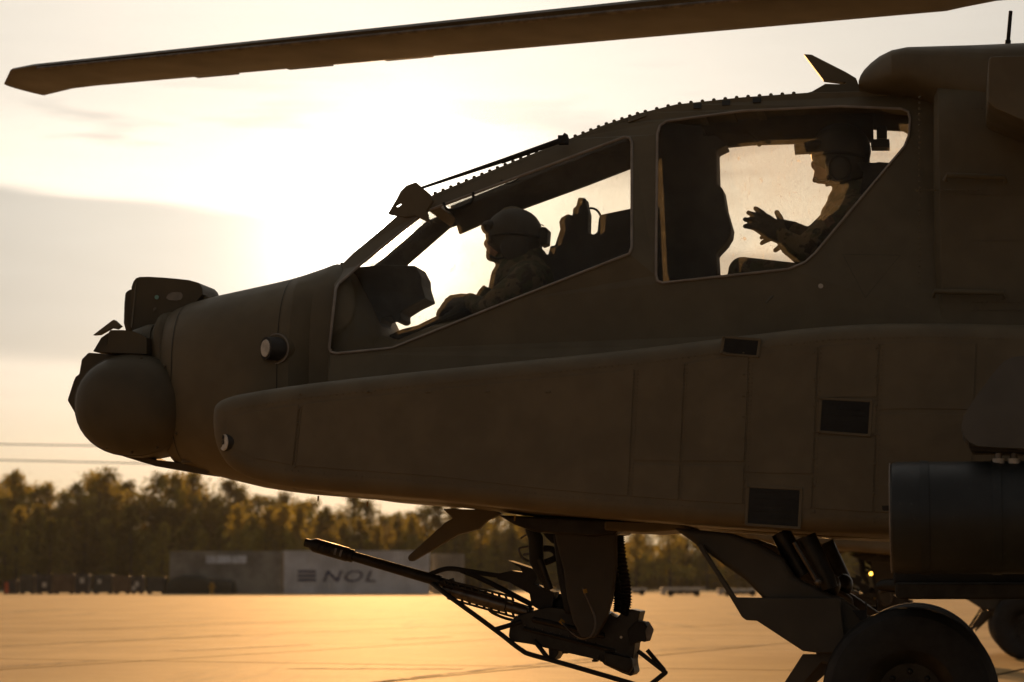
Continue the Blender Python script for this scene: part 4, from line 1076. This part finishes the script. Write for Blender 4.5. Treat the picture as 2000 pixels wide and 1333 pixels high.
LA = rooted('missile_launcher', (V(1716, 1150, 8.8).x, 8.8, V(1716, 1150, 8.8).z - .1))
tag(LA, 'low dark missile launcher rail slung inboard beneath the rocket pod', 'launcher')
l1 = MB().plate([(1745, 1118), (1752, 1114), (2300, 1114), (2300, 1140), (1745, 1140)], 8.74, .2); pp(l1, 'rail', BLACK, None, .01, LA)
pp(MB().plate([(1748, 1138), (2300, 1138), (2300, 1171), (1760, 1171), (1748, 1166)], 8.70, .28), 'rail', METAL, None, .012, LA)
pp(MB().tube([V(1712, 1146, 8.85), V(1722, 1144, 8.85), V(1750, 1144, 8.85)], [.012, .022, .026], 14), 'seeker', METAL, 40, parent=LA)
pp(MB().tube([V(1716, 1156, 8.85), V(1740, 1152, 8.85)], .008, 8), 'latch', STEEL, 40, parent=LA)

# --- main rotor
HUB = C0 + BACK @ (Vector((2.80, 10.0, 3.395)) - C0)
mast = MB().tube([HUB - Vector((0, 0, .8)), HUB], [.16, .14], 20); hp(mast, 'rotor_mast', METAL, 40)
hp(MB().tube([HUB - Vector((0, 0, .08)), HUB + Vector((0, 0, .10))], [.34, .30], 24), 'rotor_hub', METAL, 40)
def blade(phi):
    d = Vector((-math.cos(phi), math.sin(phi), .055)).normalized()
    le = Vector((0, 0, 1)).cross(Vector((d.x, d.y, 0))).normalized()      # leading edge side
    up = d.cross(le).normalized()
    if up.z < 0: up = -up
    secs = []
    for r, ch, sw, th in ((.28, .18, 0, .05), (.7, .20, 0, .045), (1.0, .53, 0, .034), (3, .53, 0, .032), (5, .53, 0, .030), (6.55, .53, 0, .028), (6.75, .52, -.02, .022), (7.1, .34, -.17, .010)):
        c = HUB + d * r; pit = R(7 - .7 * r); s_ = []
        for k in range(16):
            a = 2 * math.pi * k / 16; u = math.cos(a); x = ch * (.5 * u + .22) + sw; y = th * math.sin(a) * (1.0 + .45 * u) * (0.75 if math.sin(a) < 0 else 1.15)
            s_.append(c + le * (x * math.cos(pit) - y * math.sin(pit)) + up * (x * math.sin(pit) + y * math.cos(pit)))
        secs.append(s_)
    o = hp(MB().loft(secs), 'rotor_blade', BLADE, 45)
    st = MB().tube([HUB + d * r + le * (.53 * .72 - .004) for r in (1.1, 3, 5, 6.5)], [.012, .012, .011, .010], 8); hp(st, 'erosion_strip', STEEL, 40, parent=o).location = (0, 0, 0)
    for r in (4.2, 4.9, 5.6):
        c = HUB + d * r - le * (.53 * .28 + .02); M3 = Matrix((d, le, up)).transposed(); tb = MB().box(c, (.16, .035, .003), M3); hp(tb, 'trim_tab', BLADE, parent=o).location = (0, 0, 0)
    return o
for k in range(4): blade(R(34) - PSI + k * math.pi / 2)
# --- markings and handles aft of the cockpit
def surf(px, py): return YSIDE(px, py)
hp(MB().tube([V(x, y, 9.43) for x, y in ((1646, 497), (1758, 499), (1690, 582))], .0012, 5, closed=True), 'rescue_triangle', BLACK)
for (x0, y0, x1, y1) in ((1846, 343, 1962, 347), (1822, 570, 1960, 572)):
    hp(MB().tube([V(x0, y0 + 10, 9.44), V(x0 + 4, y0, 9.425), V(x1, y1, 9.425), V(x1 + 2, y1 + 10, 9.44)], .011, 8), 'hand_hold', PAINT, 50)
hp(MB().tube([V(1603, 559, 9.435), V(1603, 559, 9.428)], .010, 12), 'latch_button', PALE)
hp(MB().plate([(1494, 590), (1508, 576), (1511, 578), (1497, 593)], 9.43, .012), 'door_latch', COLLAR, None, .002)
for k in range(24): 
    o = fast(1790 + k * 5.2, 372, 9.438, HELI); o.name = 'rivet'; o.location -= LOCAL[HELI.name]
for k in range(34):
    o = fast(1796, 190 + k * 11, 9.44, HELI); o.name = 'rivet'; o.location -= LOCAL[HELI.name]

# ------------------------------------------------------------------ crew
CAMO = bpy.data.materials.new('camouflage_cloth'); CAMO.use_nodes = True
def camo():
    t = NT(CAMO.node_tree); b = t.n['Principled BSDF']; tc = t.new('ShaderNodeTexCoord').outputs['Object']
    n = t.noise(tc, 16.0, 3, 0.5); n2 = t.noise(t.mapping(tc, (1, 1, 1), (3, 1, 2)), 28.0, 3, 0.5)
    c = t.mix(t.step(n, 0.47, 0.53), (0.14, 0.115, 0.07), (0.075, 0.075, 0.04)); c = t.mix(t.step(n2, 0.56, 0.60), c, (0.055, 0.042, 0.028))
    t.put(b.inputs['Base Color'], c); b.inputs['Roughness'].default_value = 0.9
    bn = t.new('ShaderNodeBump'); bn.inputs['Strength'].default_value = 0.5; bn.inputs['Distance'].default_value = 0.01
    t.put(bn.inputs['Height'], t.noise(tc, 22.0, 4)); t.put(b.inputs['Normal'], bn.outputs[0])
camo()
HELMET = mat('helmet_shell', (0.050, 0.046, 0.040), 0.55, 0, 0.2, 8.0)
GLOVE = mat('glove', (0.055, 0.048, 0.036), 0.8, 0, 0.2, 30.0)
SKIN = mat('skin', (0.34, 0.20, 0.13), 0.55, 0, 0.1, 20.0)
def chain(mb, pts, rs, seg=12):
    """tapered limb with rounded joints"""
    pts = [Vector(p) for p in pts]
    mb.tube(pts, rs, seg)
    for p, r in zip(pts, rs): mb.ball(p, r, 12, 8)
def body(name, mb, m, root, vox=.008, smooth_it=4):
    o = mb.build(name, m, root)
    rm = o.modifiers.new('remesh', 'REMESH'); rm.mode = 'VOXEL'; rm.voxel_size = vox; rm.use_smooth_shade = True
    sm = o.modifiers.new('smooth', 'SMOOTH'); sm.iterations = smooth_it; sm.factor = .5
    return o
def hand(mb, wrist, dirn, palm_n, side, s=1.0, curl=.35, spread=.16):
    """palm with four unequal bent fingers and a thumb from the side of the palm"""
    d = dirn.normalized(); n = (palm_n - d * palm_n.dot(d)).normalized(); t = d.cross(n).normalized() * side
    for k in range(4):
        o = (k - 1.5) * .021 * s
        chain(mb, [wrist + t * o * .55, wrist + d * .045 * s + t * o * .9, wrist + d * .092 * s + t * o], [.019 * s, .0195 * s, .0155 * s], 8)
        base = wrist + d * .092 * s + t * o; L = (.070, .082, .076, .058)[k] * s
        q = [base]; a = curl * (.35 + .12 * k); dd = (d + t * (k - 1.5) * spread).normalized(); p = base
        for f, w in ((.45, 1), (.31, 1.3), (.24, 1.2)):
            dd = (dd * math.cos(a * w) + n * math.sin(a * w)).normalized(); p = p + dd * L * f; q.append(p)
        chain(mb, q, [.0130 * s, .0122 * s, .0112 * s, .0098 * s], 8)
    b0 = wrist + d * .022 * s - t * .026 * s; dd = (d * .55 - t * .8 + n * .25).normalized()
    q = [b0, b0 + dd * .036 * s]; dd = (dd + d * .45).normalized(); q.append(q[-1] + dd * .030 * s); q.append(q[-1] + (dd + d * .3).normalized() * .024 * s)
    chain(mb, q, [.018 * s, .0150 * s, .0130 * s, .0110 * s], 8)

# rear pilot, hands raised in front of the chest
def rear_pilot():
    Q = V
    root = rooted('person', V(1700, 620, 10.0))
    tag(root, 'person in rear cockpit wearing helmet and camouflage, gloved hand raised', 'person', 'helicopter crew')
    mb = MB()
    hip, chest, neck = Q(1690, 585, 10), Q(1678, 440, 10), Q(1655, 372, 10)
    chain(mb, [hip, Q(1688, 510, 10), chest, Q(1672, 405, 10)], [.17, .165, .175, .13], 16)
    for sy in (-1, 1): mb.ball(Q(1668, 412, 10 + sy * .15), (.085, .09, .075))
    chain(mb, [Q(1672, 400, 10), neck, Q(1646, 340, 10)], [.085, .062, .06])
    # head: skull, jaw, nose, brow
    mb.ball(Q(1640, 300, 10), (.10, .075, .12)); mb.ball(Q(1618, 336, 10), (.055, .055, .055)); mb.ball(Q(1606, 348, 10), (.03, .04, .026))
    mb.ball(Q(1597, 322, 10), (.018, .014, .022)); mb.ball(Q(1600, 340, 10), (.014, .024, .008))
    # near arm: sleeve
    sh, elb, wr = Q(1668, 415, 9.82), Q(1567, 492, 9.70), Q(1527, 462, 9.68)
    chain(mb, [sh, Q(1618, 452, 9.76), elb], [.072, .066, .058], 14)
    chain(mb, [elb, Q(1545, 478, 9.69), wr], [.056, .050, .036], 14)
    # far arm
    e2, w2 = Q(1585, 470, 10.26), Q(1548, 448, 10.18)
    chain(mb, [Q(1668, 415, 10.18), Q(1620, 440, 10.24), e2], [.07, .062, .055]); chain(mb, [e2, w2], [.052, .036])
    # legs
    for sy in (-.14, .14):
        kn = Q(1450, 530, 10 + sy)
        chain(mb, [Q(1680, 590, 10 + sy * .7), Q(1560, 553, 10 + sy), kn], [.10, .085, .062], 14)
        chain(mb, [kn, Q(1420, 640, 10 + sy), Q(1405, 700, 10 + sy)], [.06, .055, .045])
    body('body', mb, CAMO, root, .0085)
    f = MB(); f.ball(Q(1616, 330, 10), (.058, .062, .07)); f.ball(Q(1602, 348, 10), (.032, .038, .026)); f.ball(Q(1592, 322, 10), (.02, .014, .024)); f.ball(Q(1595, 340, 10), (.014, .026, .009))
    body('face', f, SKIN, root, .006, 3)
    g = MB(); d = (Q(1462, 418, 9.70) - wr); hand(g, wr, d, Vector((-.2, .9, -.35)), 1, 1.08, .30, .13); chain(g, [Q(1536, 468, 9.68), wr], [.036, .031])
    body('glove', g, GLOVE, root, .005, 2)
    g = MB(); hand(g, w2, Q(1500, 452, 10.12) - w2, Vector((0, -.8, -.4)), 1, 1.0, .45, .15); body('glove', g, GLOVE, root, .005, 2)
    # helmet
    h = MB(); h.ball(Q(1642, 296, 10), (.130, .118, .122), 20, 14); h.ball(Q(1655, 326, 10), (.100, .112, .085), 16, 10); h.ball(Q(1662, 345, 10), (.06, .09, .05), 12, 8)
    for sy in (-1, 1): h.ball(Q(1640, 328, 10 + sy * .095), (.062, .035, .068), 14, 10)
    hm = body('helmet', h, HELMET, root, .007, 6)
    v = MB(); v.ball(Q(1597, 288, 10), (.06, .10, .035), 14, 8); v.ball(Q(1582, 292, 10), (.03, .05, .022)); body('visor_housing', v, BLACK, root, .006, 3)
    v = MB(); v.tube([Q(1578, 290, 9.97), Q(1552, 293, 9.97)], [.026, .023], 14); v.tube([Q(1578, 290, 10.06), Q(1552, 293, 10.06)], [.026, .023], 14); v.build('goggles', BLACK, root, 40)
    v = MB().tube(chaikin3([Q(1640, 340, 9.90), Q(1610, 356, 9.90), Q(1592, 352, 9.96)], 2), .005, 6); v.ball(Q(1592, 352, 9.97), .012); v.build('microphone', BLACK, root, 60)
    v = MB().tube([Q(1640, 328, 9.868) + Vector((math.cos(2 * math.pi * k / 24) * .046, 0, math.sin(2 * math.pi * k / 24) * .052)) for k in range(24)], .005, 6, closed=True); v.build('ear_cup_ring', BLACK, root, 60)
    v = MB().tube(chaikin3([Q(1648, 348, 9.89), Q(1634, 358, 9.91), Q(1614, 362, 9.96)], 2), .007, 6); v.build('chin_strap', BLACK, root, 60)
    v = MB().tube(chaikin3([Q(1590, 305, 9.90), Q(1622, 296, 9.875), Q(1662, 300, 9.885), Q(1690, 308, 9.93)], 2), .006, 6); v.build('goggle_strap', BLACK, root, 60)
    b = MB(); b.plate([(1686, 286), (1698, 288), (1698, 326), (1690, 328), (1686, 310)], 9.97, .07); b.build('battery_pack', BLACK, root, None, .004)
    # sleeve patches
    M_ = Vector((0, -1, 0))
    c = Q(1597, 456, 9.682)
    p = MB().tube([c, c + Vector((-.02, -.05, .015)).normalized() * .006], .021, 24); p.build('sleeve_patch', CAMO, root, 40)
    r_ = MB().tube([c + Vector((-.002, -.006, .002)) + Vector((math.cos(2 * math.pi * k / 28) * .0165, 0, math.sin(2 * math.pi * k / 28) * .0165)) for k in range(28)], .0022, 6, closed=True); r_.build('sleeve_patch', BLACK, root, 60)
    me = text_mesh('AA', .019); me.transform(Matrix.Rotation(math.pi / 2, 4, 'X')); link('sleeve_lettering', me, BLACK, root, loc=c + Vector((-.0125, -.008, -.0065)) - LOCAL[root.name])
    p = MB().plate([(1606, 424), (1622, 418), (1632, 434), (1616, 446)], 9.688, .006); p.build('sleeve_patch', mat('patch_tan', (0.15, 0.10, 0.065), 0.8, 0, 0.3, 60.0), root, None, .002)
    sp = MB(); sp.plate([(1650, 392), (1668, 380), (1692, 420), (1700, 470), (1680, 480), (1668, 440)], 9.80, .02); sp.build('harness_strap', BLACK, root, None, .003)
rear_pilot()

def front_pilot():
    Q = V
    root = rooted('person', V(1040, 690, 10.0))
    tag(root, 'person in front cockpit below the sun glare, helmeted, facing the nose', 'person', 'helicopter crew')
    mb = MB()
    chain(mb, [Q(1045, 680, 10), Q(1040, 620, 10), Q(1026, 560, 10), Q(1022, 530, 10)], [.17, .165, .165, .13], 16)
    for sy in (-1, 1): mb.ball(Q(1030, 545, 10 + sy * .15), (.09, .09, .08))
    chain(mb, [Q(1022, 530, 10), Q(1012, 500, 10)], [.10, .075])
    mb.ball(Q(1000, 455, 10), (.095, .075, .12)); mb.ball(Q(975, 490, 10), (.055, .055, .055)); mb.ball(Q(962, 500, 10), (.032, .04, .028)); mb.ball(Q(952, 476, 10), (.018, .014, .024))
    for sy in (-.2, .2):
        chain(mb, [Q(1030, 548, 10 + sy), Q(985, 580, 10 + sy * 1.25), Q(950, 606, 10 + sy * 1.2)], [.072, .062, .054], 14)
        chain(mb, [Q(950, 606, 10 + sy * 1.2), Q(918, 588, 10 + sy * .9)], [.052, .036])
        chain(mb, [Q(1040, 690, 10 + sy * .6), Q(930, 650, 10 + sy * .7), Q(860, 660, 10 + sy * .7)], [.10, .085, .062], 14)
    body('body', mb, CAMO, root, .0085)
    for sy in (-1, 1):
        g = MB(); w = Q(918, 588, 10 + sy * .18); hand(g, w, Q(880, 592, 10 + sy * .14) - w, Vector((0, -sy * .6, -.8)), sy, 1.0, .7, .08); body('glove', g, GLOVE, root, .005, 2)
    f = MB(); f.ball(Q(974, 484, 10), (.055, .06, .068)); f.ball(Q(952, 476, 10), (.018, .013, .022)); f.ball(Q(962, 500, 10), (.03, .038, .026)); f.ball(Q(955, 493, 10), (.014, .026, .009)); body('face', f, SKIN, root, .006, 3)
    h = MB(); h.ball(Q(1004, 458, 10), (.128, .118, .116), 20, 14); h.ball(Q(1018, 484, 10), (.095, .112, .085), 16, 10)
    for sy in (-1, 1): h.ball(Q(1004, 486, 10 + sy * .095), (.062, .035, .066), 14, 10)
    body('helmet', h, HELMET, root, .007, 6)
    v = MB(); v.ball(Q(962, 446, 10), (.05, .10, .035), 14, 8); body('visor_housing', v, BLACK, root, .006, 3)
    v = MB(); v.plate([(955, 455), (962, 450), (968, 462), (962, 476), (952, 472), (949, 460)], 9.92, .16); v.build('goggles', BLACK, root, None, .006)
    b = MB(); b.plate([(1052, 448), (1058, 443), (1066, 444), (1070, 449), (1068, 476), (1056, 480), (1050, 470)], 9.96, .09); b.build('battery_pack', BLACK, root, None, .004)
    b = MB().tube(chaikin3([Q(1046, 428, 10), Q(1052, 438, 10), Q(1062, 441, 10)], 2), .0025, 5); b.build('cable', BLACK, root, 60)
    v = MB().tube(chaikin3([Q(1004, 492, 9.88), Q(975, 508, 9.90), Q(956, 500, 9.96)], 2), .005, 6); v.ball(Q(955, 499, 9.97), .011); v.build('microphone', BLACK, root, 60)
    v = MB().tube(chaikin3([Q(958, 462, 9.91), Q(985, 456, 9.88), Q(1025, 458, 9.885), Q(1054, 464, 9.95)], 2), .006, 6); v.build('goggle_strap', BLACK, root, 60)
    s = MB(); s.plate([(935, 566), (944, 556), (952, 562), (958, 560), (960, 590), (930, 598), (927, 580)], 9.86, .26); s.build('survival_vest', CAMO, root, None, .008)
front_pilot()

# ------------------------------------------------------------------ second helicopter behind
def second():
    wl = V(1778, 1345, 9.0); ww = C0 + TURN @ (wl - C0)
    tgt = V_WORLD(2003, 1136, 22.2); shift = Vector((tgt.x - ww.x, 22.2 - ww.y, 0))
    r = HELI.copy(); COL.objects.link(r); r.location = HELI.location + shift
    tag(r, 'second dark attack helicopter parked farther back, mostly hidden behind the first', 'helicopter', 'parked attack helicopters')
    keep = ('fuselage', 'avionics_bay', 'canopy_frame', 'cannon', 'landing_gear', 'deck_fairing', 'engine_nacelle', 'stub_wing', 'weapon_pylon', 'sight_drum', 'sight_body', 'night_vision_turret', 'wire_cutter', 'rotor_mast', 'rotor_hub', 'turret_yoke', 'window_pane', 'instrument_panel', 'belly_fairing', 'turret_collar')
    for ch in list(HELI.children):
        nm = ch.name.split('.')[0]
        if nm not in keep: continue
        c = ch.copy(); COL.objects.link(c); c.parent = r
        if nm in ('cannon', 'landing_gear'):
            for g in ch.children:
                q = g.copy(); COL.objects.link(q); q.parent = c
    lamp = mat('amber_lamp', (0.9, 0.4, 0.05), 0.4)
    for (px, py, col, st, nm) in ((1636, 1115, (1.0, .35, .12), 5, 'formation_light'), (1701, 1121, (1.0, .5, .06), 8, 'formation_light')):
        m = bpy.data.materials.new('lit_lamp'); m.use_nodes = True; b = m.node_tree.nodes['Principled BSDF']
        b.inputs['Emission Color'].default_value = (*col, 1); b.inputs['Emission Strength'].default_value = st; b.inputs['Base Color'].default_value = (*col, 1)
        p = V_WORLD(px, py, 22.0); o = MB().ball((0, 0, 0), .016, 10, 8).build(nm, m, r, 60, loc=BACK @ (p - r.location))
second()

# ------------------------------------------------------------------ rivet rows (too small to pick apart singly)
rv = MB()
def riv(px, py, Y): rv.ball(V(px, py, Y), (.0034, .0022, .0034), 5, 4)
for k in range(120):
    x = 470 + k * 12.5; riv(x, interp(x, ET) + 31, 9.099); riv(x, interp(x, EB) - 34, 9.099)
for xs_ in (577, 583, 1232, 1240, 1330, 1336, 1458, 1464, 1590, 1598, 1710, 1718):
    for k in range(34):
        f = k / 33; t_, b_ = interp(xs_, ET) + 45, interp(xs_, EB) - 50; riv(xs_ + 6 - 12 * f, t_ + (b_ - t_) * f, 9.096)
for y_ in (212, 372, 380, 470, 590, 606):
    for k in range(22): riv(1900 + k * 9, y_, 9.468)
o = rv.build('rivet_rows', PAINT, HELI); o['kind'] = 'stuff'

# ------------------------------------------------------------------ evening haze
hz = MB(); hz.box((0, 200, 19), (330, 320, 21)); o = hz.build('haze', None)
m = bpy.data.materials.new('haze'); m.use_nodes = True; nt = m.node_tree; nt.nodes.remove(nt.nodes['Principled BSDF'])
pv = nt.nodes.new('ShaderNodeVolumePrincipled'); pv.inputs['Density'].default_value = 0.00020; pv.inputs['Anisotropy'].default_value = 0.1; pv.inputs['Color'].default_value = (1, .95, .85, 1)
nt.links.new(pv.outputs[0], nt.nodes['Material Output'].inputs['Volume']); o.data.materials.append(m)
tag(o, 'thin golden evening haze over the apron and the wood', 'haze', kind='stuff')
